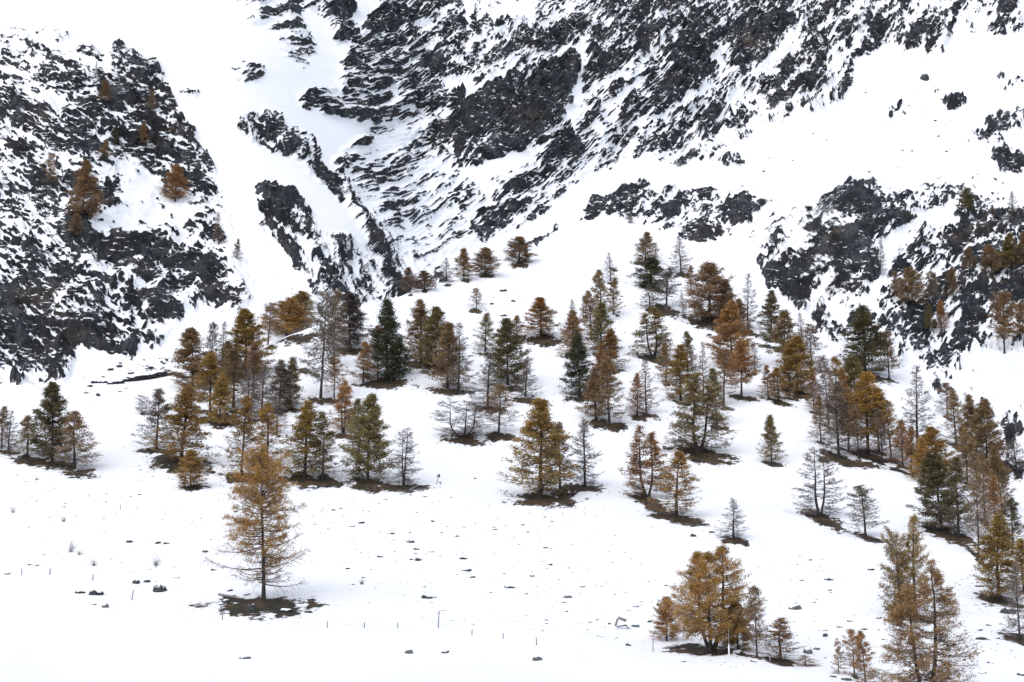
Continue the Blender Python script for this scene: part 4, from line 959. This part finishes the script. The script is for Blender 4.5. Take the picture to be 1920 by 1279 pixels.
BK2 = make_tree('back_low_larch', 37, H=8.0, R=2.4, cb=.03, prims=90, sec=16, leaves=13, leafsize=.235, profile='round', leafy=(1.0, 1.0), trunk_r=.2, twigs=3)
plant(1690, 1160, 1015, 72, 't', None, 'bushy tawny larch on the left beside the ragged-topped one', protos=BK2, rot=.9, group='larches in the foreground', fit=.92)

# ------------------------------------------------------------------ stones on the snow
def make_stone(name, seed, flat=0.55, n=2):
    import bmesh
    r = RS(seed); bm = bmesh.new(); bmesh.ops.create_icosphere(bm, subdivisions=n, radius=1.0)
    pl = [(unit(r.normal(0, 1, 3)), r.uniform(.55, .85)) for _ in range(9)]
    for v in bm.verts:
        p = np.array(v.co)
        for nrm, d in pl:
            k = p @ nrm
            if k > d: p = p - nrm * (k - d) * .92
        p = p * (1 + r.normal(0, .035)); p[2] *= flat
        v.co = p
    me = bpy.data.meshes.new(name); bm.to_mesh(me); bm.free(); return me
SHAPES = [make_stone('stone', 300 + k, fl) for k, fl in enumerate((.45, .55, .65, .8, .5, .7, .6, .9))]
SMALL = [make_stone('small_stone', 330 + k, fl, 1) for k, fl in enumerate((.4, .5, .6, .7, .45))]
for me in SHAPES: me.materials.append(M_STONE)
for me in SMALL: me.materials.append(M_STONE)
def stone(u, v, w, h, label, mat=None, group='stones scattered on the snow', cat='stone', name='stone', shapes=None, tilt=0.0):
    i, j, g = ground(u, v + h * .4)
    dx, dyv, dzv = ray(u, v)
    sc = g[1] / F / dyv
    me = rng.choice(shapes or SHAPES)
    o = link(name, me)
    W, Hh = w * sc * .52, h * sc * .72
    o.scale = (W, W * rng.uniform(.7, 1.1), Hh / .55 * .9); o.rotation_euler = (rng.uniform(-.15, .15), tilt + rng.uniform(-.12, .12), rng.uniform(0, 6.28) if tilt == 0 else rng.choice((0, math.pi)) + rng.uniform(-.3, .3))
    o.location = g + np.array([0, W * .2, Hh * .12])
    if mat:
        o.material_slots[0].link = 'OBJECT'; o.material_slots[0].material = mat
    return tag(o, label, cat, group)
D_, P_ = M_STONE_DARK, M_STONE_PALE
STONES = [
 (14, 1079, 14, 7, 'small pale boulder at the left edge beside the first fence post', P_), (55, 1061, 14, 5, 'thin slanting dark slab left of the second fence post', D_), (71, 1064, 16, 5, 'flat dark slab touching the slanting one by the second fence post', D_),
 (242, 1016, 15, 7, 'grey flat-topped stone upper left of the paired stones', None), (295, 1018, 15, 6, 'dark left stone of a pair on open snow, left of the lone larch', D_), (311, 1020, 14, 8, 'pale pointed right stone of a pair on open snow, left of the lone larch', P_),
 (300, 1098, 28, 22, 'large black wedge-shaped boulder, biggest rock left of the lone larch', D_), (254, 1088, 18, 11, 'brownish rough rock left of the black wedge boulder', None), (275, 1086, 16, 7, 'brown ridge-like rock between the rough rock and the wedge boulder', None),
 (149, 1109, 24, 9, 'dark rubble heap, left of two below the fence line', D_), (179, 1111, 28, 11, 'dark rubble heap, right of two below the fence line', D_), (196, 1135, 15, 9, 'ochre stone alone below the dark rubble heaps', P_), (177, 1132, 9, 3, 'thin dark sliver beside the ochre stone', D_),
 (385, 1035, 15, 6, 'grey stone left of the lone larch at mid height of its trunk', None), (399, 1066, 16, 7, 'dark slanted stone left of the lone larch crown foot', None), (331, 1081, 14, 4, 'flat grey slab right of the black wedge boulder', None), (448, 986, 13, 6, 'stone beside the left lower boughs of the lone larch', None), (442, 962, 9, 6, 'small stone left of the lone larch needles', None),
 (474, 1147, 17, 13, 'dark boulder in the bare ground at the foot of the lone larch', D_), (431, 1108, 14, 6, 'stone at the left of the bare ground under the lone larch', D_), (422, 1132, 16, 9, 'snow-capped wedge stone at the left tip of the bare ground', None), (578, 1148, 17, 9, 'rounded grey boulder right of the lone larch foot', None), (536, 1147, 26, 9, 'broken dark stones at the right of the lone larch foot', D_), (509, 1162, 12, 4, 'small flat stone below the lone larch foot', None),
 (458, 1235, 28, 9, 'grey slab alone at the bottom, straight below the lone larch', P_), (767, 1221, 20, 9, 'greenish grey stone at the bottom centre, left of the brown one', P_), (835, 1220, 22, 8, 'brownish rock at the bottom centre', None), (1009, 1234, 25, 9, 'pale triangular stone at the bottom, below the last fence posts', P_),
 (804, 1119, 31, 10, 'long tilted grey slab in the middle of the lower slope', None), (797, 1099, 8, 4, 'small stone just above the long tilted slab', None),
 (768, 1016, 17, 6, 'oval dark stone, upper one of a row slanting down right', D_), (732, 1003, 20, 5, 'jagged dark stone patch left of the oval dark one', D_), (782, 1028, 16, 4, 'flat dark stone under the oval dark one', D_), (808, 1035, 14, 4, 'flat dark stone at the lower end of the slanting row', D_), (783, 1055, 14, 6, 'grey stone below the slanting row', None), (714, 1045, 16, 4, 'thin dark stone patch left of the slanting row', D_),
 (869, 1052, 17, 5, 'dark flat rock above the long broken rock line', D_), (874, 1071, 28, 6, 'long broken dark rock line, left half', D_), (887, 1079, 15, 5, 'dark rock at the right end of the broken rock line', D_), (955, 1098, 26, 6, 'long dark crooked rock right of the broken rock line', D_), (998, 1076, 12, 5, 'crooked dark rock up right of the long crooked one', D_), (1023, 1029, 10, 5, 'dark rounded stone in the middle right of the open slope', D_), (1031, 1055, 10, 5, 'stone right of and below the rounded dark stone', None),
 (858, 1005, 11, 5, 'pale greenish stone in the middle of the open slope', P_), (679, 983, 16, 5, 'slanting dark stone high on the open slope, left of centre', D_), (660, 990, 17, 4, 'long low stone beside the slanting dark one', D_), (811, 981, 10, 7, 'angular grey stone above the oval dark one', None), (802, 912, 13, 5, 'dark stone beside the dead twisted sapling', D_), (890, 901, 7, 4, 'small stone right of the dead twisted sapling', None),
 (1065, 1120, 20, 7, 'curved pale stone right of centre on the lower slope', P_), (1059, 1130, 15, 4, 'dark flat stone beneath the curved pale one', D_), (1092, 1101, 14, 4, 'dark split stone up right of the curved pale one', D_), (1193, 1141, 13, 5, 'dark stone above the weathered beams', D_), (1192, 1172, 20, 7, 'wide greenish stone right of the weathered beams', P_), (1142, 1172, 7, 6, 'small block left of the weathered beams', None), (1219, 1169, 13, 6, 'dark stone touching the small orange larch', D_), (1234, 1136, 10, 7, 'block behind the small orange larch', D_), (1125, 1191, 19, 4, 'curved dark ledge of rock below the weathered beams', D_), (1179, 1205, 12, 5, 'small dark stone below the wide greenish one', None),
 (1249, 1101, 11, 4, 'dark stone above and left of the broad golden larch', D_), (1301, 1003, 13, 9, 'hollow-sided dark stone left of the small bare blue-grey larch', D_), (1336, 999, 14, 4, 'flat dark stone between the hollow-sided one and the bare blue-grey larch', D_),
 (1491, 1138, 26, 10, 'big rounded grey boulder right of the broad golden larch', P_), (1553, 1089, 22, 8, 'grey wedge boulder in the open between the two front groups', None), (1634, 1071, 14, 7, 'dark slanted stone in the open left of the ragged-topped larch', None), (1526, 1132, 7, 4, 'dark pebble right of the big rounded boulder', D_), (1556, 1109, 10, 5, 'dark stone under the grey wedge boulder', D_), (1594, 1165, 12, 5, 'dark green stone left of the bushy tawny larch', D_), (1649, 1163, 12, 6, 'grey stone just left of the tawny larches', None), (1575, 1176, 14, 4, 'flat dark stone above the three young larches', D_), (1543, 1183, 26, 6, 'long flat grey slab right of the wide-boughed young larch', None), (1548, 1192, 12, 8, 'dark block below the long flat slab', None),
 (1513, 1217, 20, 12, 'greenish boulder, left half of the pair by the low shoot', P_), (1531, 1213, 14, 11, 'greenish boulder, right half of the pair by the low shoot', P_), (1620, 1184, 14, 5, 'dark stone at the tips of the three young larches', D_), (1414, 1248, 16, 5, 'black stone at the bottom right of the spindly larch', D_), (1382, 1224, 22, 8, 'grey stone at the right foot of the broad golden larch', None), (1281, 1242, 11, 6, 'pale stone left below the broad golden larch', P_), (1562, 1272, 16, 6, 'dark stone at the bottom edge by the young larches', D_), (1590, 1277, 26, 8, 'curved grey slab at the bottom edge by the young larches', P_),
 (1838, 1182, 12, 7, 'grey stone in the rubble right of the big two-trunk larch', None), (1836, 1198, 34, 5, 'long dark rock ledge in the rubble right of the big two-trunk larch', D_), (1854, 1171, 11, 5, 'pale flat stone at the top of the rubble right of the big two-trunk larch', P_), (1871, 1194, 9, 5, 'dark stone at the right of the long rock ledge', D_), (1853, 1248, 8, 5, 'dark pebble near the bottom of the right-hand slope', D_), (1842, 1265, 20, 4, 'flat dark stone at the bottom right', D_), (1915, 1263, 20, 7, 'dark stone at the bottom right corner', D_), (1832, 1133, 11, 4, 'dark stone upper one of two below the ochre larch by the edge', D_), (1845, 1132, 11, 4, 'dark stone lower one of two below the ochre larch by the edge', D_), (1836, 1101, 12, 5, 'dark hollow stone above the two below the ochre larch', D_), (1893, 1146, 34, 12, 'long grey rock bank above the bare larch at the right edge', None), (1862, 1116, 28, 12, 'rock at the foot of the stout ochre larch by the right edge', D_),
 (944, 543, 18, 6, 'dark stones at the top of the scattered ridge stones', D_), (962, 567, 9, 5, 'greyish stone in the middle of the scattered ridge stones', None), (922, 571, 9, 4, 'pale stone at the left of the scattered ridge stones', None), (944, 592, 14, 5, 'dark stone at the bottom of the scattered ridge stones', D_), (980, 611, 12, 8, 'dark block left of the compact rust-red larch', D_),
 (1330, 628, 14, 5, 'flat dark stone left of the rust-gold steeple larch', D_), (1166, 557, 9, 4, 'tiny stone right of the golden column', D_),
]
for (u, v, w, h, lab, mt) in STONES: stone(u, v, w, h, lab, mt)
# boulders high on the right snowfield and below the left buttress
for (u, v, w, h, lab, mt) in [(1735, 141, 22, 20, 'dark round boulder alone on the high right snowfield', D_), (206, 692, 17, 7, 'almond-shaped dark boulder below the left buttress', D_), (224, 687, 16, 5, 'lower of two thin dark slabs below the left buttress', D_), (226, 682, 11, 3, 'upper of two thin dark slabs below the left buttress', D_), (245, 698, 14, 7, 'pale grey boulder below the left buttress, above the stone wall', None), (183, 741, 11, 8, 'grey stone left of the tiny sapling, under the stone wall', None), (160, 739, 11, 5, 'flat dark stone at the left below the stone wall', D_), (168, 724, 16, 5, 'dark stone just under the left end of the stone wall', D_), (195, 706, 10, 3, 'small flat dark stone above the left end of the stone wall', D_),
                            (1432, 320, 8, 5, 'small dark stone on the snow apron above the crags', D_), (1385, 304, 26, 9, 'long grey block at the lower tip of the great face', D_)]:
    stone(u, v, w, h, lab, mt)
# the countless little ones: nothing tells those of one place apart
ZONES = [((560, 950, 1180, 1120), 69, 'little dark stone dotting the middle of the open lower slope'), ((30, 880, 420, 1075), 37, 'little dark stone dotting the snow left of the lone larch'), ((1420, 1040, 1660, 1240), 31, 'little dark stone dotting the snow between the two front larch groups'),
         ((1790, 1075, 1900, 1240), 35, 'little dark stone in the rubble below the right-edge larches'), ((925, 550, 1000, 605), 12, 'little dark stone of the scatter on the ridge'), ((150, 668, 320, 770), 19, 'little dark stone on the snow round the stone wall'), ((1000, 1120, 1240, 1200), 18, 'little stone on the snow round the weathered beams'),
         ((520, 930, 900, 975), 13, 'little stone on the snow just under the heath strips'), ((1300, 130, 1900, 330), 37, 'far little stone on the high right snowfield'), ((1100, 470, 1340, 640), 13, 'little stone among the trees near the hilltop')]
LANDMARKS = [(804, 1119, 'the long tilted grey slab'), (768, 1016, 'the oval dark stone'), (732, 1003, 'the jagged dark stone patch'), (783, 1055, 'the grey stone under the slanting row'), (874, 1071, 'the long broken rock line'), (869, 1052, 'the flat dark rock above the broken line'),
 (955, 1098, 'the long crooked dark rock'), (1023, 1029, 'the rounded dark stone'), (1031, 1055, 'the stone under the rounded dark one'), (858, 1005, 'the pale greenish stone'), (679, 983, 'the slanting dark stone'), (811, 981, 'the angular grey stone'), (1065, 1120, 'the curved pale stone'), (1092, 1101, 'the split dark stone'), (1170, 1168, 'the weathered beams'),
 (614, 1173, 'the first post right of the lone larch'), (578, 1148, 'the rounded boulder by the lone larch'), (822, 1170, 'the post with a loose rail'), (1125, 1191, 'the curved rock ledge'), (1249, 1101, 'the dark stone above the broad larch'), (820, 900, 'the dead twisted sapling'), (757, 914, 'the twin-stemmed bare larch on the heath strip'), (1000, 935, 'the large central golden larch'), (590, 905, 'the dark bank behind the lone larch'),
 (242, 1016, 'the flat-topped grey stone'), (303, 1019, 'the paired stones'), (133, 1022, 'the tall dry weed'), (55, 1061, 'the slanting dark slab'), (385, 1035, 'the grey stone by the lone larch trunk'), (358, 914, 'the small plump golden larch'), (166, 929, 'the first faint post'), (225, 949, 'the second faint post'), (25, 966, 'the dry weed at the left edge'), (68, 902, 'the weed below the left stand'), (119, 980, 'the short dry weed'), (293, 1046, 'the faint weed over the black boulder'), (442, 962, 'the stone by the lone larch needles'),
 (1491, 1138, 'the big rounded boulder'), (1553, 1089, 'the grey wedge boulder'), (1634, 1071, 'the slanted stone on the open right slope'), (1594, 1165, 'the dark green stone'), (1543, 1183, 'the long flat slab'), (1522, 1215, 'the greenish boulder pair'), (1463, 1200, 'the wide-boughed young larch'), (1420, 1160, 'the spindly front larch'), (1605, 1230, 'the three young larches'),
 (1838, 1182, 'the grey rubble stone'), (1836, 1198, 'the long rubble ledge'), (1854, 1171, 'the pale rubble stone'), (1871, 1194, 'the stone by the rubble ledge'), (1838, 1132, 'the two stones under the ochre larch'), (1836, 1101, 'the dark hollow stone'), (1893, 1146, 'the long grey rock bank'), (1853, 1248, 'the dark pebble at the bottom right'),
 (944, 543, 'the top stones of the ridge scatter'), (962, 567, 'the grey stone of the ridge scatter'), (922, 571, 'the pale stone of the ridge scatter'), (944, 592, 'the bottom stone of the ridge scatter'), (980, 611, 'the block by the rust-red larch'),
 (206, 692, 'the almond-shaped boulder'), (224, 685, 'the two thin slabs'), (245, 698, 'the pale boulder over the stone wall'), (183, 741, 'the grey stone under the wall'), (160, 739, 'the flat stone under the wall'), (300, 706, 'the right end of the stone wall'), (267, 758, 'the tiny leafless sapling'),
 (1735, 141, 'the round boulder of the high snowfield'), (1678, 205, 'the rock patch left below the high boulder'), (1785, 192, 'the rocks right below the high boulder'), (1432, 320, 'the dark stone of the snow apron'), (1860, 250, 'the outcrop at the high right edge'), (1890, 305, 'the dark crag at the high right edge'), (1770, 318, 'the low outcrop on the snow apron'), (1540, 190, 'the right tip of the great face'), (1385, 304, 'the long grey block'), (1560, 290, 'the bare middle of the snow apron'),
 (1210, 460, 'the topmost brown larch'), (1277, 480, 'the handsome bare grey larch'), (1330, 628, 'the flat dark stone by the steeple larch'), (1145, 520, 'the bare larch topping the golden column'), (1225, 620, 'the V-trunked larch'), (1250, 570, 'the blackish forked larch'), (1332, 560, 'the bulky chestnut larch'), (1166, 557, 'the stone right of the golden column')]
DIRS = ('right of', 'upper right of', 'above', 'upper left of', 'left of', 'lower left of', 'below', 'lower right of')
RANK = ('nearest', 'second nearest', 'third nearest', 'fourth nearest', 'fifth nearest', 'sixth nearest', 'seventh nearest', 'eighth nearest', 'ninth nearest', 'tenth nearest')
zr = random.Random(5); PEB = []
for (x0, y0, x1, y1), n, lab in ZONES:
    for k in range(n):
        u = zr.uniform(x0, x1); v = zr.uniform(y0, y1); w = 3.2 + 8.0 * zr.random() ** 2.2
        if 430 < u < 560 and v > 940: continue
        dark = zr.random() < .7
        d, lu, lv, nm = min((math.hypot(u - a, (v - b) * 1.6), a, b, c) for a, b, c in LANDMARKS)
        dr = DIRS[int(round(math.atan2(-(v - lv) * 1.6, u - lu) / (math.pi / 4))) % 8]
        PEB.append([u, v, w, max(1.8, w * zr.uniform(.3, .5)), dark, 'dark' if dark else 'grey', dr, nm, d, lab])
for key in sorted(set((p[5], p[6], p[7]) for p in PEB)):
    same = sorted((p for p in PEB if (p[5], p[6], p[7]) == key), key=lambda p: p[8])
    for k, p in enumerate(same):
        p.append('little %s stone %s %s%s' % (key[0], key[1], key[2], '' if len(same) == 1 else ', ' + RANK[min(k, 9)]))
for u, v, w, h, dark, tone, dr, nm, d, lab, text in PEB:
    stone(u, v, w, h, text, D_ if dark else None, group=lab.replace('little dark stone', 'little dark stones').replace('little stone', 'little stones'), name='small_stone', shapes=SMALL)

# the finest scatter, too many and too small to tell apart: one object
sv, sf = [], []
base = np.array([v.co[:] for v in SMALL[1].vertices]); bf = np.array([p.vertices[:] for p in SMALL[1].polygons])
for k in range(420):
    if k < 230: u, v = zr.uniform(560, 1230), zr.uniform(930, 1190)
    elif k < 300: u, v = zr.uniform(20, 430), zr.uniform(890, 1100)
    elif k < 360: u, v = zr.uniform(1420, 1660), zr.uniform(1040, 1250)
    else: u, v = zr.uniform(1790, 1910), zr.uniform(1075, 1260)
    i, j, g = ground(u, v); s_ = zr.uniform(.05, .15) * g[1] / 150
    ca, sa = math.cos(k), math.sin(k)
    b = base * np.array([s_ * zr.uniform(1, 2), s_, s_ * .8]); b = np.stack([b[:, 0] * ca - b[:, 1] * sa, b[:, 0] * sa + b[:, 1] * ca, b[:, 2]], 1)
    sf.append(bf + len(base) * k); sv.append(b + g)
tag(link('gravel', mesh_arrays('gravel', np.concatenate(sv), np.concatenate(sf), M_STONE_DARK)), 'fine dark gravel and grass tips dotted over the lower snow slope', 'gravel', kind='stuff')

# ------------------------------------------------------------------ dry stone wall below the buttress
M_WALL = plain('dark_wall_stone', (0.03, 0.031, 0.033), 0.9, 1.5, 0.6)
def wall():
    root = link('dry_stone_wall', None)
    i, j, g0 = ground(262, 712); root.location = g0
    tag(root, 'low dark dry stone wall running along the snow under the left buttress', 'stone wall')
    wr = random.Random(3)
    us = np.linspace(176, 328, 34)
    for c in range(3):
        for k, u in enumerate(us):
            hgt = np.interp(u, [176, 200, 215, 262, 300, 328], [0, .25, .5, 1.0, 1.0, .8])
            if c >= 1 and hgt < .45 * c: continue
            uu = u + (2.2 if c % 2 else 0); v = np.interp(uu, [176, 205, 225, 262, 290, 312, 328], [719, 719, 718, 713, 711, 705, 705])
            i, j, g = ground(uu, v)
            o = link('stone', wr.choice(SHAPES), root)
            s = wr.uniform(.38, .58)
            o.scale = (s * 1.15, s, s * .85); o.rotation_euler = (wr.uniform(-.2, .2), wr.uniform(-.2, .2), wr.uniform(-.6, .6))
            o.location = g - g0 + np.array([wr.uniform(-.05, .05), wr.uniform(-.1, .1), .10 + .34 * c * hgt + wr.uniform(-.05, .05)])
            o.material_slots[0].link = 'OBJECT'; o.material_slots[0].material = M_WALL
wall()

# ------------------------------------------------------------------ fence posts
def bar(a, b, ra, rb, sides=6):
    v, q = tubes(np.array([[a, b]], float), np.array([[ra, rb]]), sides); return v, q
def tube_mesh(name, pts, rads, mat, sides=6):
    v, q = tubes(np.array([pts], float), np.array([rads], float), sides)
    n = len(pts); cap = np.arange(sides)
    c = len(v); v = np.concatenate([v, [pts[0], pts[-1]]])
    tri = [[(k + 1) % sides, k, c] for k in cap] + [[(n - 1) * sides + k, (n - 1) * sides + (k + 1) % sides, c + 1] for k in cap]
    t = np.concatenate([q[:, [0, 1, 2]], q[:, [0, 2, 3]], np.array(tri)])
    return mesh_arrays(name, v, t, mat)
POSTS = [(40, 1066, 1084, .055, 'thin grey fence post nearest the left edge'), (93, 1065, 1083, .06, 'grey fence post right of the flat dark slabs'), (173, 1077, 1093, .06, 'leaning grey fence post above the dark rubble heaps'), (246, 1106, 1123, .06, 'leaning grey fence post left of the black wedge boulder'),
 (416, 1145, 1166, .06, 'grey fence post left below the lone larch'), (614, 1164, 1182, .05, 'grey fence post first right of the lone larch'), (682, 1167, 1186, .06, 'upright grey fence post second right of the lone larch'), (746, 1167, 1183, .05, 'grey fence post just left of the one with a loose rail'),
 (885, 1180, 1197, .05, 'grey fence post first right of the one with a loose rail'), (943, 1187, 1204, .05, 'grey fence post above and left of the pale triangular stone'), (1006, 1194, 1213, .055, 'grey fence post straight above the pale triangular stone'), (1018, 1180, 1187, .05, 'short stub of a fence post above the triangular stone'),
 (1224, 1186, 1219, .04, 'tall thin pale pole left of the small orange larch'), (1445, 1231, 1248, .05, 'short pale post by the wide-boughed young larch'),
 (166, 925, 933, .05, 'faint short post high on the left snow'), (225, 945, 953, .05, 'second faint short post high on the left snow, down right of the first'), (305, 972, 978, .05, 'faint stub post up left of the lone larch'), (437, 1016, 1023, .05, 'faint stub post beside the lone larch boughs')]
for (u, vt, vb, r_, lab) in POSTS:
    i, j, g = ground(u, vb); _, dyv, dzv = ray(u, vt); h = g[1] * dzv / dyv - g[2]
    ln = rng.uniform(-.05, .05) if 'leaning' not in lab else .16 * h
    o = link('fence_post', tube_mesh('fence_post', [(0, 0, -.3), (ln * .6, 0, h * .6), (ln, 0, h)], [r_, r_ * .95, r_ * .8], M_POST)); o.location = g
    tag(o, lab, 'fence post', 'fence posts along the lower slope')
i, j, g = ground(822, 1184)
root = link('fence_post', None); root.location = g
tag(root, 'grey fence post with a loose rail sticking out at its top', 'fence post', 'fence posts along the lower slope')
link('post', tube_mesh('post', [(0, 0, -.3), (.03, 0, .7), (.08, 0, 1.35)], [.06, .058, .05], M_POST), root)
link('rail', tube_mesh('rail', [(.0, -.06, 1.34), (.4, -.06, 1.40), (.74, -.08, 1.43)], [.03, .03, .022], M_POST), root)
i, j, g = ground(1368, 1237)
root = link('marker_pole', None); root.location = g
tag(root, 'thin pale marker pole with a white sleeve at its foot before the broad golden larch', 'pole')
link('pole', tube_mesh('pole', [(0, 0, -.3), (.0, 0, 1.2), (.02, 0, 2.25)], [.03, .03, .026], M_POST), root)
link('sleeve', tube_mesh('sleeve', [(0, 0, -.3), (0, 0, .5), (0, 0, .92)], [.065, .065, .06], M_WHITE), root)

# ------------------------------------------------------------------ weathered beams half buried in the snow
def px_local(u, v, g, base_y):
    """a spot above the ground, at the depth of the thing it belongs to, from its foot"""
    dx, dyv, dzv = ray(u, v); k = base_y / dyv
    return (dx * k - g[0], base_y - g[1], dzv * k - g[2])
i, j, g = ground(1170, 1180); yb = g[1]
root = link('timber_ruin', None); root.location = g
tag(root, 'fallen weathered beams forming a low gable half buried in the snow', 'timber ruin')
def plank(name, a, b, w, d, mat, par):
    a, b = np.array(a, float), np.array(b, float); t = unit(b - a); s = unit(np.cross(t, [0, 1, 0])) * w / 2; e = np.array([0, d / 2, 0])
    v = np.array([p + x * s + y * e for p in (a, b) for x, y in ((-1, -1), (1, -1), (1, 1), (-1, 1))])
    f = np.array([[0, 1, 2, 3], [7, 6, 5, 4], [0, 4, 5, 1], [1, 5, 6, 2], [2, 6, 7, 3], [3, 7, 4, 0]])
    return link(name, mesh_arrays(name, v, f, mat), par)
plank('beam', px_local(1154, 1174, g, yb), px_local(1158, 1160, g, yb), .16, .25, M_WOOD, root)
plank('beam', px_local(1159, 1158, g, yb - .1), px_local(1174, 1164, g, yb - .1), .24, .25, M_WOOD, root)
plank('crossbeam', px_local(1157, 1175, g, yb - .2), px_local(1175, 1172, g, yb - .2), .09, .14, M_WOOD_DARK, root)
plank('strut', px_local(1171, 1173, g, yb - .2), px_local(1182, 1179, g, yb - .2), .05, .07, M_WOOD_DARK, root)
plank('strut', px_local(1175, 1172, g, yb - .25), px_local(1177, 1180, g, yb - .25), .05, .06, M_WOOD_DARK, root)

# ------------------------------------------------------------------ dead twisted sapling, dry weeds, fallen logs
i, j, g = ground(821, 912); yb = g[1]
root = link('dead_sapling', None); root.location = g
tag(root, 'dead twisted sapling with a clump on top and a forked stub beside it', 'dead sapling')
L = lambda u, v: px_local(u, v, g, yb)
link('stem', tube_mesh('stem', [L(819.5, 912), L(818.5, 906), L(820.5, 900), L(822, 893), L(821, 887)], [.06, .05, .045, .04, .02], M_WOOD_DARK, 5), root)
v_, f_ = [], []
hb = make_stone('tuft', 402, .8, 1); hb.materials.append(M_WOOD_DARK)
for (u_, w_, s_) in ((823.5, 891, .16), (820, 893, .11), (824, 894, .13)):
    o = link('clump', hb, root); o.location = L(u_, w_); o.scale = (s_ * 1.3, s_, s_ * 1.6); o.rotation_euler = (0, .6, u_)
link('stub', tube_mesh('stub', [L(826, 913), L(825, 909), L(826, 905)], [.07, .06, .05], M_WOOD_DARK, 5), root)
link('fork', tube_mesh('fork', [L(821.5, 904), L(825, 904.3), L(828, 905)], [.03, .06, .04], M_WOOD_DARK, 5), root)

def weed(u, vb, h, label, seed):
    i, j, g = ground(u, vb); r = RS(seed); sc = g[1] / F
    H = h * sc; m = 22
    S = np.stack([r.normal(0, .10, m), r.normal(0, .10, m), np.full(m, -.05)], 1)
    T_ = S + np.stack([r.normal(0, .30, m) * H, r.normal(0, .25, m) * H, H * r.uniform(.35, 1, m)], 1)
    mid = (S + T_) / 2 + r.normal(0, .06, (m, 3)) * H
    v, q = tubes(np.stack([S, mid, T_], 1), np.repeat([[.018, .014, .008]], m, 0), 3)
    o = link('dry_weed', mesh_arrays('dry_weed', v, q, M_WEED)); o.location = g
    tag(o, label, 'dry weed', 'dry weeds poking through the snow')
weed(133, 1036, 26, 'tall dry weed tuft left of the faint posts', 1); weed(150, 1044, 9, 'round dry weed tuft right of the tall one', 2); weed(293, 1059, 25, 'tall faint dry weed straight above the black wedge boulder', 3)
weed(25, 966, 12, 'small dry weed near the left edge', 4); weed(68, 902, 8, 'tiny dry weed below the left-edge stand', 5); weed(119, 980, 12, 'short dry weed up left of the tall tuft', 6); weed(679, 1093, 12, 'faint dry weed left of the long tilted slab', 7); weed(175, 1066, 14, 'faint dry weed above the leaning post', 8)
weed(1352, 1226, 14, 'leafless shrub under the right side of the broad golden larch', 9)
def log(u0, v0, u1, v1, r0, label):
    _, _, a = ground(u0, v0); _, _, b = ground(u1, v1); a = np.array(a); b = np.array(b)
    d = b - a
    o = link('fallen_log', tube_mesh('fallen_log', [(0, 0, r0 * .7), tuple(d * .5 + np.array([0, 0, r0 * .9])), tuple(d + np.array([0, 0, r0 * .6]))], [r0, r0 * .9, r0 * .6], M_WOOD, 7)); o.location = a
    tag(o, label, 'fallen log')
log(770, 924, 786, 916, .16, 'pale fallen log on the right end of the dark heath strip')
log(284, 872, 295, 858, .14, 'pale broken log at the left foot of the rust-gold larch')
log(0, 855, 34, 866, .12, 'dark log along the snow edge under the left-edge stand')
log(148, 884, 172, 882, .12, 'dead branch on the snow right of the left-edge stand')
log(411, 1119, 450, 1128, .12, 'snow-dusted log on the bare ground under the lone larch')

# ------------------------------------------------------------------ grass and heath on the bare ground round the trees
gr = RS(12)
cand = np.argwhere(TURF[:, :NH] > 0.02)
pick = cand[gr.randint(0, len(cand), 15000)]
g = P2[pick[:, 0], pick[:, 1]] + np.stack([gr.normal(0, .12, len(pick)), gr.normal(0, .2, len(pick)), np.full(len(pick), -.03)], 1)
hh = gr.uniform(.08, .26, len(g)) * np.clip(g[:, 1] / 240, .5, 1.2)
a = np.stack([gr.normal(0, 1, len(g)), gr.normal(0, 1, len(g)), np.zeros(len(g))], 1); a = unit(a) * (hh * gr.uniform(.15, .4, len(g)))[:, None]
tip = g + np.stack([gr.normal(0, .8, len(g)) * hh, gr.normal(-.5, .6, len(g)) * hh, hh * gr.uniform(.5, 1, len(g))], 1)
v = np.stack([g - a, g + a, tip], 1).reshape(-1, 3)
o = link('dry_grass', mesh_arrays('dry_grass', v, np.arange(len(v)).reshape(-1, 3), M_GRASS)); tag(o, 'dry brown grass and heath on the bare ground round the trees', 'grass', kind='stuff')
